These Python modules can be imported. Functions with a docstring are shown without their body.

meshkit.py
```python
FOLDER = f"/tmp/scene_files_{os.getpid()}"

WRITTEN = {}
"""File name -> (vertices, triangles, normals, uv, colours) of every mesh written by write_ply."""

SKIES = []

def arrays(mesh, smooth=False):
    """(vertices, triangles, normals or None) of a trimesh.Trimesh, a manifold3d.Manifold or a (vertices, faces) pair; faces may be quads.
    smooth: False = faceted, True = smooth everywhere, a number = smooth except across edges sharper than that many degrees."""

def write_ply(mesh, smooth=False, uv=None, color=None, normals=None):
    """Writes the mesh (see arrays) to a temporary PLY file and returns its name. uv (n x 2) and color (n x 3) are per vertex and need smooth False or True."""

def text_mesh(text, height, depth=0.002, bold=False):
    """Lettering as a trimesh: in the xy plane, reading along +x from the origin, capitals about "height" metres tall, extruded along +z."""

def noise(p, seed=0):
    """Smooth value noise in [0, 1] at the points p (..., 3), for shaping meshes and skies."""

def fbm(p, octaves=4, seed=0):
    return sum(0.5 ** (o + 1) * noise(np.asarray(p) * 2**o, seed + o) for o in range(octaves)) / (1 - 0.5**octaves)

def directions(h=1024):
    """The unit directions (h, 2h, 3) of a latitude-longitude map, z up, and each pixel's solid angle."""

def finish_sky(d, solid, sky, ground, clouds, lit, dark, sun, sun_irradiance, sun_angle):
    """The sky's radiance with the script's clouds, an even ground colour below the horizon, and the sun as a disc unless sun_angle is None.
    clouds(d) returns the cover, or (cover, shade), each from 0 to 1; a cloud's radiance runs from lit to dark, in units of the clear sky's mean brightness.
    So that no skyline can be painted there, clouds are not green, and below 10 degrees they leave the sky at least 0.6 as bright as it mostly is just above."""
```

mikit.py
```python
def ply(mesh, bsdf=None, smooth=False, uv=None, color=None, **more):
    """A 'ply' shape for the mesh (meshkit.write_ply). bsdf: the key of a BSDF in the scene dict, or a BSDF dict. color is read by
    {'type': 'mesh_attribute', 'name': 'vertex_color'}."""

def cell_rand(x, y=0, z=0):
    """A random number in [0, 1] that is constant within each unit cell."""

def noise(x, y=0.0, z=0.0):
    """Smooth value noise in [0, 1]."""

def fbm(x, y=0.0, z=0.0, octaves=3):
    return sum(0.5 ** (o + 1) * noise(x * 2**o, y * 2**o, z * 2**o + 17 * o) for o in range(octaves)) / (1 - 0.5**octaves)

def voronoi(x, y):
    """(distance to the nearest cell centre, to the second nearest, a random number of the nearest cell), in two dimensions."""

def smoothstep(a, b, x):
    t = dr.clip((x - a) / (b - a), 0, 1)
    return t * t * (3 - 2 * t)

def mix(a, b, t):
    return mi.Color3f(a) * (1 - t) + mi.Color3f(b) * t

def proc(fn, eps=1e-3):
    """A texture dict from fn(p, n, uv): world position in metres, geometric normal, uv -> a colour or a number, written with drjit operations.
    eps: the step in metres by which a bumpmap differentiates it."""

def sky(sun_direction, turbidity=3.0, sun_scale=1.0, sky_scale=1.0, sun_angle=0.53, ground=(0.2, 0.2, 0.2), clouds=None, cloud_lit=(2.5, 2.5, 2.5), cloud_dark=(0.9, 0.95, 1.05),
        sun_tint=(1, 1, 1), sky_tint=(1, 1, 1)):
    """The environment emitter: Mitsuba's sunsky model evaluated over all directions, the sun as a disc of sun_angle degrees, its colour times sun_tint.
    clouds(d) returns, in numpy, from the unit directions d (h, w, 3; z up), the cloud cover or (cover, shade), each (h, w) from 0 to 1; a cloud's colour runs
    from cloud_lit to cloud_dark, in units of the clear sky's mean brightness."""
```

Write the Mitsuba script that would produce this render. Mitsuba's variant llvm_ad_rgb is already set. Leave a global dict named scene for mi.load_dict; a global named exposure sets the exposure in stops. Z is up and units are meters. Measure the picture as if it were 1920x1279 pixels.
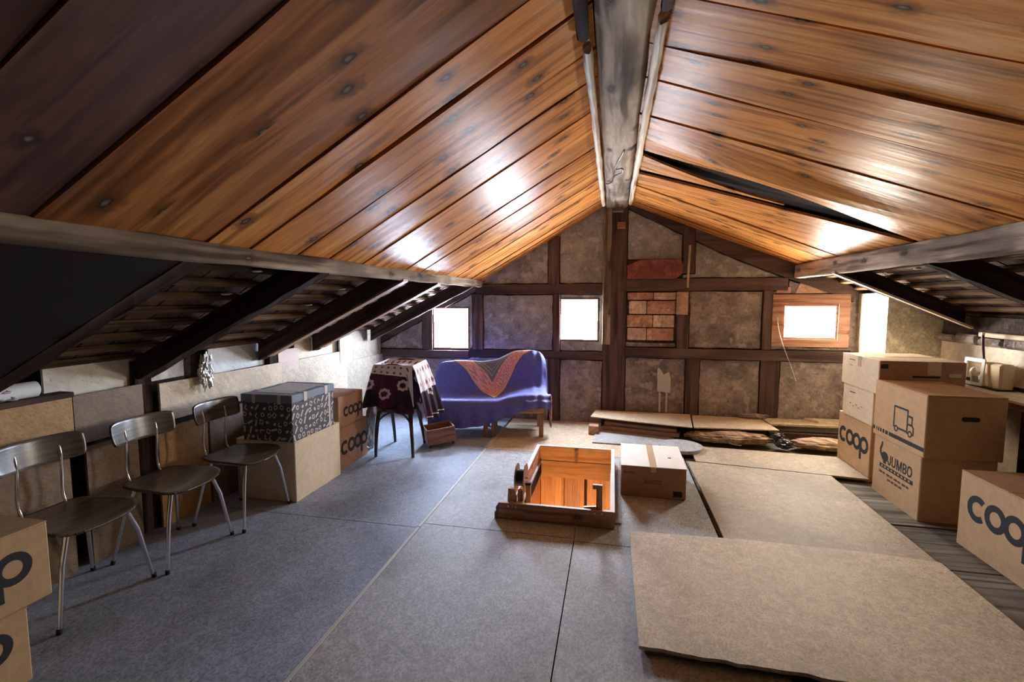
import math, random
import numpy as np, trimesh, drjit as dr, mitsuba as mi
import mikit, meshkit, manifold3d
from mikit import proc, noise, fbm, voronoi, cell_rand, smoothstep, mix
from shapely.geometry import Polygon, Point, box as sbox, LineString
from shapely.ops import unary_union
from shapely import affinity

random.seed(7); RNG = np.random.default_rng(7)
T = mi.ScalarTransform4f
scene, labels = {}, {}

# ---------------------------------------------------------------- camera, light levels, exposure
F, W, H = 900.0, 1920, 1279
_d = np.array([(1150 - 960) / F, (562 - 639.5) / F, 1.0]); _d /= np.linalg.norm(_d)
_up = np.array([0, -_d[2], _d[1]]); _up /= np.linalg.norm(_up)
_R = np.stack([np.cross(_d, _up), _d, _up], 1)             # world -> camera (right, down, forward)
EYE = np.array([0, 0, 1.55]); FWD = _R.T @ [0, 0, 1.0]
scene['camera'] = {'type': 'perspective', 'fov_axis': 'x', 'fov': math.degrees(2 * math.atan(W / 2 / F)), 'near_clip': 0.02, 'far_clip': 60.0,
                   'to_world': T().look_at(origin=EYE.tolist(), target=(EYE + FWD).tolist(), up=[0, 0, 1])}
exposure = 1.75
WIN_L, WIN_C, WIN_R = (29, 36, 48), (33.5, 37, 43), (45, 42, 36)      # daylight in the three panes
STAIR_FILL = (75, 52, 29)                                                 # added bulb standing in for light from below the hatch

# ---------------------------------------------------------------- materials
def principled(color, rough=0.6, spec=0.4, **k):
    c = color if isinstance(color, dict) else {'type': 'rgb', 'value': list(color)}
    r = rough if isinstance(rough, dict) else float(rough)
    return {'type': 'principled', 'base_color': c, 'roughness': r, 'specular': spec, **k}

def two(b): return {'type': 'twosided', 'bsdf': b}
def bumped(b, fn, s, eps=1e-3): return two({'type': 'bumpmap', 'tex': proc(fn, eps), 'scale': s, 'bsdf': b})
def mat(name, color, rough=0.6, spec=0.4, **k): scene['mat_' + name] = two(principled(color, rough, spec, **k))

def wood_fn(dark, mid, light, g=70.0, knots=0.0, dirt=0.0, knot_col=(0.05, 0.03, 0.02), knot_s=1.0):
    def fn(p, n, uv):
        u, v = uv.x, uv.y
        ident = cell_rand(dr.floor(v / 5.0), 3)
        w = v + 0.02 * noise(u * 2.2, v * 6) + 0.006 * noise(u * 9, v * 20)
        grain = fbm(u * 1.6, w * g, 1.0, 3)
        fine = noise(u * 14, w * g * 5)
        broad = fbm(u * 1.1, w * 9, 5.0, 2)
        c = mix(mix(dark, mid, smoothstep(0.22, 0.55, grain)), light, smoothstep(0.45, 0.8, broad * 0.6 + grain * 0.4))
        c = c * (0.82 + 0.3 * ident) * (0.86 + 0.28 * fine)
        streak = smoothstep(0.70, 0.80, fbm(u * 0.9, w * 32, 9.0, 2))
        c = mix(c, mi.Color3f(dark) * 0.55, streak * 0.32)
        if knots:
            ku, kv = u * 2.1, v * 7.5
            cu, cv = dr.floor(ku), dr.floor(kv)
            du = (ku - cu - 0.3 - 0.4 * cell_rand(cu, cv, 1)) / 2.1
            dv = (kv - cv - 0.35 - 0.3 * cell_rand(cu, cv, 2)) / 7.5
            on = dr.select(cell_rand(cu, cv, 5) < knots, 1.0, 0.0)
            r = dr.sqrt(dr.square(du * 0.55) + dr.square(dv * 1.15)) / knot_s
            r = r * (0.8 + 0.5 * noise(u * 60, v * 60))
            c = mix(c, mi.Color3f(dark) * 0.6, on * (1 - smoothstep(0.012, 0.034, r)) * 0.75)
            c = mix(c, knot_col, on * (1 - smoothstep(0.007, 0.013, r)))
            c = mix(c, (0.32, 0.25, 0.19), on * (1 - smoothstep(0.002, 0.008, r)) * 0.6)
        if dirt:
            s = smoothstep(0.52, 0.75, fbm(u * 1.7, v * 3.1, 4.0, 4))
            c = mix(c, (0.03, 0.025, 0.022), s * dirt)
        return c
    return fn

def wood_bump(g=70.0):
    def fn(p, n, uv):
        return fbm(uv.x * 2.0, uv.y * g, 2.0, 3) * 0.6 + 0.8 * noise(uv.x * 2.5, uv.y * 12)
    return fn

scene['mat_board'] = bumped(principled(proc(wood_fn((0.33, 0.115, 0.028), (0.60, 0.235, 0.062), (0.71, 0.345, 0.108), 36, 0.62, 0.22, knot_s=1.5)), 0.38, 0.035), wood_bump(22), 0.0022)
scene['mat_board_mid'] = bumped(principled(proc(wood_fn((0.22, 0.080, 0.025), (0.45, 0.172, 0.053), (0.57, 0.26, 0.09), 36, 0.5, 0.35, knot_s=1.5)), 0.42, 0.03), wood_bump(22), 0.0022)  # board copy with part of the near-left shade put into its colour
scene['mat_board_dark'] = bumped(principled(proc(wood_fn((0.055, 0.022, 0.018), (0.105, 0.042, 0.030), (0.15, 0.065, 0.042), 36, 0.25, 0.4)), 0.5, 0.25), wood_bump(22), 0.0022)  # board copy with the deeper near-left shade put into its colour
scene['mat_old_beam'] = bumped(principled(proc(wood_fn((0.13, 0.095, 0.068), (0.37, 0.285, 0.21), (0.55, 0.45, 0.345), 24, 0.45, 0.6, knot_s=1.3)), 0.8, 0.06), wood_bump(26), 0.006)
scene['mat_dark_timber'] = bumped(principled(proc(wood_fn((0.022, 0.014, 0.012), (0.060, 0.036, 0.030), (0.11, 0.07, 0.058), 30, 0.0, 0.5)), 0.85, 0.06), wood_bump(26), 0.006)
scene['mat_wall_timber'] = bumped(principled(proc(wood_fn((0.055, 0.034, 0.030), (0.105, 0.064, 0.056), (0.17, 0.11, 0.095), 24, 0.0, 0.35)), 0.85, 0.2), wood_bump(20), 0.006)
scene['mat_batten'] = bumped(principled(proc(wood_fn((0.06, 0.036, 0.022), (0.14, 0.083, 0.048), (0.22, 0.135, 0.08), 40, 0.0, 0.4)), 0.85, 0.1), wood_bump(30), 0.003)
scene['mat_pale_lath'] = two(principled(proc(wood_fn((0.30, 0.20, 0.12), (0.58, 0.44, 0.29), (0.72, 0.60, 0.43), 60, 0.25, 0.25)), 0.6, 0.3))
scene['mat_red_wood'] = two(principled(proc(wood_fn((0.17, 0.075, 0.045), (0.34, 0.165, 0.10), (0.46, 0.25, 0.16), 50, 0.15)), 0.5, 0.4))
scene['mat_plywood'] = two(principled(proc(wood_fn((0.44, 0.22, 0.075), (0.62, 0.34, 0.125), (0.70, 0.42, 0.17), 40, 0.0)), 0.45, 0.45))
scene['mat_curb_wood'] = two(principled(proc(wood_fn((0.22, 0.11, 0.065), (0.42, 0.235, 0.14), (0.55, 0.34, 0.22), 40, 0.12)), 0.5, 0.4))
scene['mat_chair_wood'] = bumped(principled(proc(wood_fn((0.085, 0.066, 0.052), (0.115, 0.088, 0.07), (0.15, 0.115, 0.09), 60)), 0.27, 0.6), wood_bump(80), 0.0004)
scene['mat_bent_wood'] = two(principled((0.03, 0.018, 0.014), 0.3, 0.5))

def chip_fn(base, var=0.35, s=115.0, stain=0.12):
    def fn(p, n, uv):
        a, b = p.x + 0.71 * p.z, p.y + 0.63 * p.z
        d1, d2, k = voronoi(a * s, b * s * 0.8)
        f = fbm(a * 30, b * 30, 2.0, 3)
        st = smoothstep(0.45, 0.8, fbm(a * 1.6, b * 1.6, 7.0, 4))
        c = mi.Color3f(base) * (1 - var * 0.5 + var * k) * (0.82 + 0.36 * f)
        spot = dr.select(cell_rand(dr.floor(a * 170), dr.floor(b * 170), 8) > 0.992, 0.6, 1.0)
        return c * spot * (1 - stain * st)
    return fn

scene['mat_chip_floor'] = two(principled(proc(chip_fn((0.365, 0.375, 0.385), 0.5, 130, 0.30)), 0.62, 0.3))
scene['mat_chip_blue'] = two(principled(proc(chip_fn((0.29, 0.335, 0.42), 0.5, 130, 0.35)), 0.62, 0.3))  # sheet colour carries the blue cast of the window light
scene['mat_chip_tan'] = two(principled(proc(chip_fn((0.58, 0.475, 0.34), 0.38, 150, 0.22)), 0.65, 0.25))
scene['mat_chip_brown'] = two(principled(proc(chip_fn((0.40, 0.33, 0.245), 0.38, 150, 0.25)), 0.65, 0.25))
scene['mat_fibre_wall'] = two(principled(proc(chip_fn((0.68, 0.53, 0.36), 0.22, 150, 0.22)), 0.6, 0.3))
scene['mat_fibre_orange'] = two(principled(proc(chip_fn((0.47, 0.27, 0.11), 0.3, 150, 0.2)), 0.6, 0.3))
scene['mat_fibre_brown'] = two(principled(proc(chip_fn((0.25, 0.17, 0.11), 0.3, 150, 0.35)), 0.6, 0.3))
scene['mat_cream_board'] = two(principled(proc(chip_fn((0.78, 0.71, 0.58), 0.10, 60, 0.25)), 0.6, 0.3))
scene['mat_white_board'] = two(principled(proc(chip_fn((0.74, 0.73, 0.70), 0.07, 60, 0.30)), 0.5, 0.4))
scene['mat_old_plank'] = bumped(principled(proc(wood_fn((0.10, 0.09, 0.075), (0.20, 0.185, 0.16), (0.28, 0.26, 0.225), 40, 0.1, 0.4)), 0.85, 0.2), wood_bump(30), 0.003)

def card_fn(base, mott=0.12):
    def fn(p, n, uv):
        f = fbm(p.x * 26 + p.z * 9, p.y * 26 - p.z * 17, p.z * 26, 3)
        g = fbm(p.x * 3, p.y * 3, p.z * 3 + 4, 3)
        fl = noise(p.x * 150 + p.y * 150, p.z * 40)
        return mi.Color3f(base) * (1 - mott + 2 * mott * f) * (0.9 + 0.2 * g) * (0.95 + 0.1 * fl)
    return fn

scene['mat_card'] = two(principled(proc(card_fn((0.53, 0.345, 0.185))), 0.75, 0.2))
scene['mat_card_light'] = two(principled(proc(card_fn((0.69, 0.56, 0.39))), 0.7, 0.2))
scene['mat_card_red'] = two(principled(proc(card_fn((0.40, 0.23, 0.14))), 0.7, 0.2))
scene['mat_card_white'] = two(principled(proc(card_fn((0.80, 0.76, 0.68), 0.05)), 0.6, 0.3))
mat('tape', (0.55, 0.42, 0.26), 0.25, 0.5)
mat('ink', (0.035, 0.035, 0.038), 0.7, 0.2)
mat('ink_soft', (0.09, 0.055, 0.04), 0.7, 0.2)
mat('print_pale', (0.62, 0.52, 0.42), 0.6, 0.2)

def plaster_fn(a, b, rough_spots=0.5):
    def fn(p, n, uv):
        x, y = p.x + p.y * 0.8, p.z
        f = fbm(x * 9, y * 9, 1.0, 5)
        g = fbm(x * 2.1, y * 2.1, 3.0, 4)
        sp = voronoi(x * 34, y * 34)[2]
        c = mix(a, b, smoothstep(0.25, 0.75, f * 0.6 + g * 0.4)) * (0.78 + 0.44 * noise(x * 90, y * 90))
        c = mix(c, mi.Color3f(b) * 1.45, smoothstep(0.62, 0.72, fbm(x * 14, y * 14, 6.0, 3)) * 0.5)
        return mix(c, mi.Color3f(a) * 0.35, smoothstep(0.82, 0.95, sp) * rough_spots)
    return fn

def rough_bump(p, n, uv):
    x, y = p.x + p.y * 0.8, p.z
    return fbm(x * 16, y * 16, 1.0, 4) + 0.5 * noise(x * 70, y * 70)

scene['mat_wall_plaster'] = bumped(principled(proc(plaster_fn((0.155, 0.125, 0.115), (0.33, 0.275, 0.25), 0.28)), 0.9, 0.15), rough_bump, 0.014)
scene['mat_grey_plaster'] = bumped(principled(proc(plaster_fn((0.19, 0.19, 0.18), (0.34, 0.34, 0.32), 0.15)), 0.9, 0.15), rough_bump, 0.006)
scene['mat_mortar'] = bumped(principled(proc(plaster_fn((0.05, 0.04, 0.036), (0.12, 0.095, 0.085), 0.4)), 0.95, 0.1), rough_bump, 0.012)
scene['mat_pier_plaster'] = bumped(principled(proc(plaster_fn((0.40, 0.36, 0.28), (0.56, 0.51, 0.41), 0.1)), 0.9, 0.15), rough_bump, 0.005)
scene['mat_brick'] = bumped(principled(proc(plaster_fn((0.36, 0.19, 0.125), (0.56, 0.36, 0.25), 0.3)), 0.85, 0.15), rough_bump, 0.004)
scene['mat_brick_pale'] = bumped(principled(proc(plaster_fn((0.46, 0.33, 0.24), (0.66, 0.51, 0.39), 0.3)), 0.85, 0.15), rough_bump, 0.004)
scene['mat_red_paint'] = two(principled(proc(plaster_fn((0.15, 0.045, 0.043), (0.235, 0.080, 0.075), 0.2)), 0.5, 0.35))
scene['mat_tile'] = two(principled(proc(plaster_fn((0.05, 0.033, 0.028), (0.12, 0.072, 0.055), 0.3)), 0.9, 0.1))
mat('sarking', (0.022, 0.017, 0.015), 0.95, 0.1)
mat('leak_pale', (0.72, 0.68, 0.62), 0.8, 0.2)  # colour of the specks that mimic leaking daylight
mat('chrome', (0.75, 0.75, 0.76), 0.16, 0.5, metallic=1.0)
mat('metal', (0.40, 0.40, 0.42), 0.35, 0.5, metallic=0.9)
mat('rubber', (0.02, 0.02, 0.02), 0.7, 0.3)
mat('white_plastic', (0.86, 0.85, 0.82), 0.3, 0.5)
mat('foil', (0.70, 0.69, 0.67), 0.25, 0.6, metallic=0.55)
mat('grey_strip', (0.50, 0.50, 0.49), 0.6, 0.3)
mat('film', (0.28, 0.29, 0.29), 0.2, 0.6)
mat('black_film', (0.018, 0.018, 0.022), 0.25, 0.6)
mat('paper_white', (0.84, 0.84, 0.82), 0.6, 0.3)
mat('grey_paper', (0.50, 0.47, 0.43), 0.7, 0.2)
mat('dark_rod', (0.09, 0.03, 0.035), 0.4, 0.4)
mat('pink_board', (0.72, 0.54, 0.46), 0.7, 0.3)
scene['mat_wool'] = bumped(principled(proc(plaster_fn((0.22, 0.14, 0.085), (0.42, 0.29, 0.18), 0.5)), 0.8, 0.3), rough_bump, 0.012)

def weave_bump(p, n, uv): return noise(uv.x * 420, uv.y * 420) + 2.2 * fbm(uv.x * 16, uv.y * 16, 2.0, 3)
def blue_fn(p, n, uv): return mi.Color3f(0.105, 0.120, 0.41) * (0.84 + 0.32 * fbm(uv.x * 40, uv.y * 40, 1.0, 3))
scene['mat_blue_cloth'] = bumped(principled(proc(blue_fn), 0.55, 0.4, sheen=0.5), weave_bump, 0.002)

def scarf_fn(p, n, uv):                                         # u: along the edge band, v: distance from the outer edge in metres
    u, v = uv.x, uv.y
    d1, d2, k = voronoi(u * 46, v * 46)
    pat = smoothstep(0.24, 0.38, d1)
    c = mix((0.42, 0.17, 0.22), mix((0.80, 0.47, 0.38), (0.78, 0.36, 0.34), k), pat)
    c = mix((0.66, 0.42, 0.24), c, smoothstep(0.012, 0.03, v))
    inner = mix((0.13, 0.145, 0.16), (0.20, 0.215, 0.235), noise(u * 80, v * 80))
    line = dr.maximum(1 - smoothstep(0.003, 0.006, dr.abs(v - 0.225)), 1 - smoothstep(0.003, 0.006, dr.abs(v - 0.265)))
    inner = mix(inner, (0.48, 0.42, 0.34), line)
    return mix(c, inner, smoothstep(0.185, 0.193, v))
scene['mat_scarf'] = two(principled(proc(scarf_fn), 0.7, 0.25))

def cloth_fn(p, n, uv):                                         # v < 1: white with red lozenges, beyond: dark with rosettes
    u, v = uv.x, uv.y
    su, sv = u * 15.0, v * 2.0
    a, b = su - dr.floor(su) - 0.5, sv - dr.floor(sv) - 0.5
    loz = 1 - smoothstep(0.17, 0.21, dr.abs(a) * 0.8 + dr.abs(b) * 0.75)
    white = mix((0.80, 0.74, 0.74), (0.26, 0.07, 0.12), loz)
    ident = dr.floor(u * 6.2)
    fu = (u * 6.2 - ident - 0.5) / 6.2
    fv = p.z - (0.70 - 0.085 * (ident - 2 * dr.floor(ident / 2)))
    r, th = dr.sqrt(dr.square(fu) + dr.square(fv)), dr.atan2(fv, fu)
    edge = 0.054 + 0.005 * dr.cos(th * 8)
    core = 0.028 + 0.005 * dr.cos(th * 8 + 1.5)
    ring = (1 - smoothstep(edge - 0.003, edge, r)) * smoothstep(core - 0.003, core, r)
    base = mix((0.028, 0.018, 0.032), (0.085, 0.018, 0.05), smoothstep(0.45, 0.62, fbm(u * 7, p.z * 7, 3.0, 2)))
    dark = mix(base, (0.62, 0.50, 0.55), ring)
    stripe = 1 - smoothstep(0.004, 0.007, dr.abs(p.z - 0.365))
    dark = mix(dark, (0.7, 0.62, 0.66), stripe)
    return mix(white, dark, smoothstep(0.985, 1.0, v))
scene['mat_table_cloth'] = two(principled(proc(cloth_fn), 0.7, 0.2))

def deco_fn(p, n, uv):                                          # grey paper printed with small pale letters and tools
    a, b = p.y + p.x, p.z + 0.4 * p.x * dr.select(dr.abs(n.z) > 0.5, 1.0, 0.0)
    s = 19.0
    cv = dr.floor(b * s * 0.9); a = a + 0.037 * cell_rand(cv, 9); cu = dr.floor(a * s)
    x, y = a * s - cu - 0.5 + 0.3 * (cell_rand(cu, cv, 6) - 0.5), b * s * 0.9 - cv - 0.5 + 0.3 * (cell_rand(cu, cv, 7) - 0.5)
    t = cell_rand(cu, cv, 1) * 3.1416
    k = cell_rand(cu, cv, 2)
    c, sn = dr.cos(t), dr.sin(t)
    px, py = x * c - y * sn, x * sn + y * c
    bar = dr.maximum(dr.abs(px) * 0.62, dr.abs(py) * 2.2)
    ringd = dr.abs(dr.sqrt(px * px + py * py) - 0.24) * 4.2
    sq = dr.abs(dr.maximum(dr.abs(px), dr.abs(py)) - 0.24) * 4.2
    ell = dr.minimum(dr.maximum(dr.abs(px + 0.2) * 4, dr.abs(py)), dr.maximum(dr.abs(py + 0.25) * 4, dr.abs(px)))
    blob = dr.sqrt(px * px * 2.2 + py * py) * 1.1
    d = dr.select(k < 0.3, bar, dr.select(k < 0.45, ringd, dr.select(k < 0.6, sq, dr.select(k < 0.82, ell, blob))))
    ink = 1 - smoothstep(0.27, 0.33, d)
    tone = mix((0.62, 0.56, 0.48), (0.74, 0.58, 0.46), cell_rand(cu, cv, 4))
    return mix((0.085, 0.085, 0.10), tone, ink)
scene['mat_deco_paper'] = two(principled(proc(deco_fn), 0.6, 0.3))
mat('deco_lid', (0.20, 0.23, 0.28), 0.5, 0.4)
mat('deco_strap', (0.60, 0.58, 0.52), 0.5, 0.4)

# ---------------------------------------------------------------- helpers
def part(parent, name):
    key = f'{parent}__{name}' if parent else name
    if key not in scene and key not in labels and not any(k.startswith(key + '__') for k in scene): return key
    i = 1
    while f'{key}_{i:03d}' in scene or f'{key}_{i:03d}' in labels: i += 1
    return f'{key}_{i:03d}'

def thing(name, label, cat, group=None):
    key = part('', name)
    labels[key] = {'label': label, 'category': cat}
    if group: labels[key]['group'] = group
    return key

def put(parent, name, mesh, m, smooth=False, uv=None, label=None, kind=None, **k):
    key = part(parent, name)
    scene[key] = mikit.ply(mesh, 'mat_' + m, smooth, uv=uv, **k)
    if label: labels.setdefault(key, {})['label'] = label
    if kind: labels.setdefault(key, {})['kind'] = kind
    return key

def struct(name, mesh, m, **k):
    key = put('', name, mesh, m, **k); labels[key] = {'kind': 'structure'}; return key

def single(name, mesh, m, label, cat, group=None, smooth=False, uv=None, **k):
    key = thing(name, label, cat, group)
    scene[key] = mikit.ply(mesh, 'mat_' + m, smooth, uv=uv, **k)
    return key

def hexa(b, t):
    """solid from a bottom loop and a top loop of four points each (any order of winding)"""
    v = np.array(list(b) + list(t), float)
    return trimesh.Trimesh(v, trimesh.convex.convex_hull(v).faces if False else _HEX, process=False) if np.linalg.det([v[1] - v[0], v[3] - v[0], v[4] - v[0]]) > 0 else \
        trimesh.Trimesh(v, _HEX[:, ::-1], process=False)
_HEX = np.array([[0, 2, 1], [0, 3, 2], [4, 5, 6], [4, 6, 7], [0, 1, 5], [0, 5, 4], [1, 2, 6], [1, 6, 5], [2, 3, 7], [2, 7, 6], [3, 0, 4], [3, 4, 7]])

def cbox(x0, x1, y0, y1, z0, z1, c=0.004):
    c = min(c, 0.45 * min(x1 - x0, y1 - y0, z1 - z0)); P = []
    for x, sx in ((x0, 1), (x1, -1)):
        for y, sy in ((y0, 1), (y1, -1)):
            for z, sz in ((z0, 1), (z1, -1)):
                P += [(x + sx * c, y + sy * c, z), (x + sx * c, y, z + sz * c), (x, y + sy * c, z + sz * c)]
    return trimesh.convex.convex_hull(np.array(P))

_gid = [0]
def guv(mesh, e1, gid=None):
    """wood uv: u along the grain e1, v across plus an offset of 5 per piece"""
    _gid[0] += 1
    e1 = np.array(e1, float); e1 /= np.linalg.norm(e1)
    e2 = np.cross(e1, [0.13, 0.21, 0.97] if abs(e1[2]) < 0.8 else [0.97, 0.2, 0.1]); e2 /= np.linalg.norm(e2); e3 = np.cross(e1, e2)
    v = np.array(mesh.vertices)
    uo = (_gid[0] * 1.73) % 9.0
    return np.stack([v @ e1 + uo, v @ e2 + v @ e3 + 20 + 5 * (_gid[0] % 40)], 1)

def wput(parent, name, mesh, m, axis, **k):
    return put(parent, name, mesh, m, uv=guv(mesh, axis), **k)

def wbox(parent, name, x0, x1, y0, y1, z0, z1, m, axis, c=0.004, **k):
    return wput(parent, name, cbox(x0, x1, y0, y1, z0, z1, c), m, axis, **k)

def frame_pts(pts, closed=False):
    p = np.array(pts, float); t = np.gradient(p, axis=0); t /= np.linalg.norm(t, axis=1, keepdims=True)
    a = np.cross(t[0], [0, 0, 1.0] if abs(t[0][2]) < 0.9 else [1.0, 0, 0]); a /= np.linalg.norm(a); A = []
    for ti in t:
        a = a - ti * (a @ ti); a /= np.linalg.norm(a); A.append(a)
    return p, t, np.array(A)

def tube(pts, r, n=10):
    p, t, A = frame_pts(pts); B = np.cross(t, A); r = np.broadcast_to(r, (len(p),)); an = np.arange(n) * 2 * np.pi / n
    v = (p[:, None] + r[:, None, None] * (np.cos(an)[None, :, None] * A[:, None] + np.sin(an)[None, :, None] * B[:, None])).reshape(-1, 3)
    f = []
    for i in range(len(p) - 1):
        for j in range(n):
            a, b, c, d = i * n + j, i * n + (j + 1) % n, (i + 1) * n + (j + 1) % n, (i + 1) * n + j
            f += [[a, b, c], [a, c, d]]
    v = np.vstack([v, p[0], p[-1]]); k = len(v)
    for j in range(n):
        f += [[k - 2, (j + 1) % n, j], [k - 1, (len(p) - 1) * n + j, (len(p) - 1) * n + (j + 1) % n]]
    return trimesh.Trimesh(v, f, process=False)

def curve(ctrl, n=16):
    c = np.array(ctrl, float)
    from scipy.interpolate import CubicSpline
    s = np.r_[0, np.cumsum(np.linalg.norm(np.diff(c, axis=0), axis=1))]
    return CubicSpline(s, c)(np.linspace(0, s[-1], n))

def ext(poly, h, M=None):
    ms = [trimesh.creation.extrude_polygon(g, h, engine='earcut') for g in getattr(poly, 'geoms', [poly]) if g.area > 1e-9]
    m = trimesh.util.concatenate(ms)
    if M is not None: m.apply_transform(M)
    return m

def fr(o, right, up):
    M = np.eye(4); r, u = np.array(right, float), np.array(up, float); r /= np.linalg.norm(r); u /= np.linalg.norm(u)
    M[:3, 0], M[:3, 1], M[:3, 2], M[:3, 3] = r, u, np.cross(r, u), o; return M

def cyl(r, h, o, axis, n=32):
    m = trimesh.creation.cylinder(r, h, sections=n); z = np.array(axis, float) / np.linalg.norm(axis)
    x = np.cross(z, [0, 0, 1.0] if abs(z[2]) < 0.9 else [1.0, 0, 0]); x /= np.linalg.norm(x)
    M = np.eye(4); M[:3, 0], M[:3, 1], M[:3, 2], M[:3, 3] = x, np.cross(z, x), z, o; m.apply_transform(M); return m

def sheet(fn, nu, nv, thick=0.003):
    """thin closed cloth from fn(u, v) -> (point, uv); thickened along its normals"""
    U, V = np.meshgrid(np.linspace(0, 1, nu), np.linspace(0, 1, nv), indexing='ij')
    P, UV = fn(U, V); du, dv = np.gradient(P, axis=0), np.gradient(P, axis=1)
    N = np.cross(du, dv); N /= np.linalg.norm(N, axis=2, keepdims=True) + 1e-12
    v = np.vstack([(P + N * thick / 2).reshape(-1, 3), (P - N * thick / 2).reshape(-1, 3)]); k = nu * nv
    i, j = np.meshgrid(np.arange(nu - 1), np.arange(nv - 1), indexing='ij'); a = (i * nv + j).ravel()
    top = np.vstack([np.stack([a, a + nv, a + nv + 1], 1), np.stack([a, a + nv + 1, a + 1], 1)])
    rim = np.r_[np.arange(nu) * nv, (nu - 1) * nv + np.arange(1, nv), np.arange(nu - 2, -1, -1) * nv + nv - 1, np.arange(nv - 2, 0, -1)]
    nx = np.roll(rim, -1)
    side = np.vstack([np.stack([rim, rim + k, nx + k], 1), np.stack([rim, nx + k, nx], 1)])
    return trimesh.Trimesh(v, np.vstack([top, top[:, ::-1] + k, side]), process=False), np.vstack([UV.reshape(-1, 2)] * 2)

# ---------------------------------------------------------------- the setting: shell
YW, YF = 6.055, -2.4                       # back gable wall, wall behind the camera
LS, LO = 0.578, 2.759                      # left boarded slope  z = LO + LS x
RS, RO = -0.40, 2.76                       # right boarded slope z = RO + RS x
XPL, XPR = -1.66, 2.0                      # purlins
zl = lambda x: LO + LS * x
zr = lambda x: RO + RS * x
zlr = lambda x: 1.71 + 0.5 * (x - XPL)     # underside of the left lower rafters
zrr = lambda x: 1.79 - 0.45 * (x - XPR)    # underside of the right lower rafters
RD = 0.15                                  # rafter depth

hole = sbox(-0.655, 3.235, 0.0, 4.50)
struct('floor', ext(sbox(-3.4, YF, 3.6, 6.3).difference(hole), 0.1, fr((0, 0, -0.13), (1, 0, 0), (0, 1, 0))), 'sarking')

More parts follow.
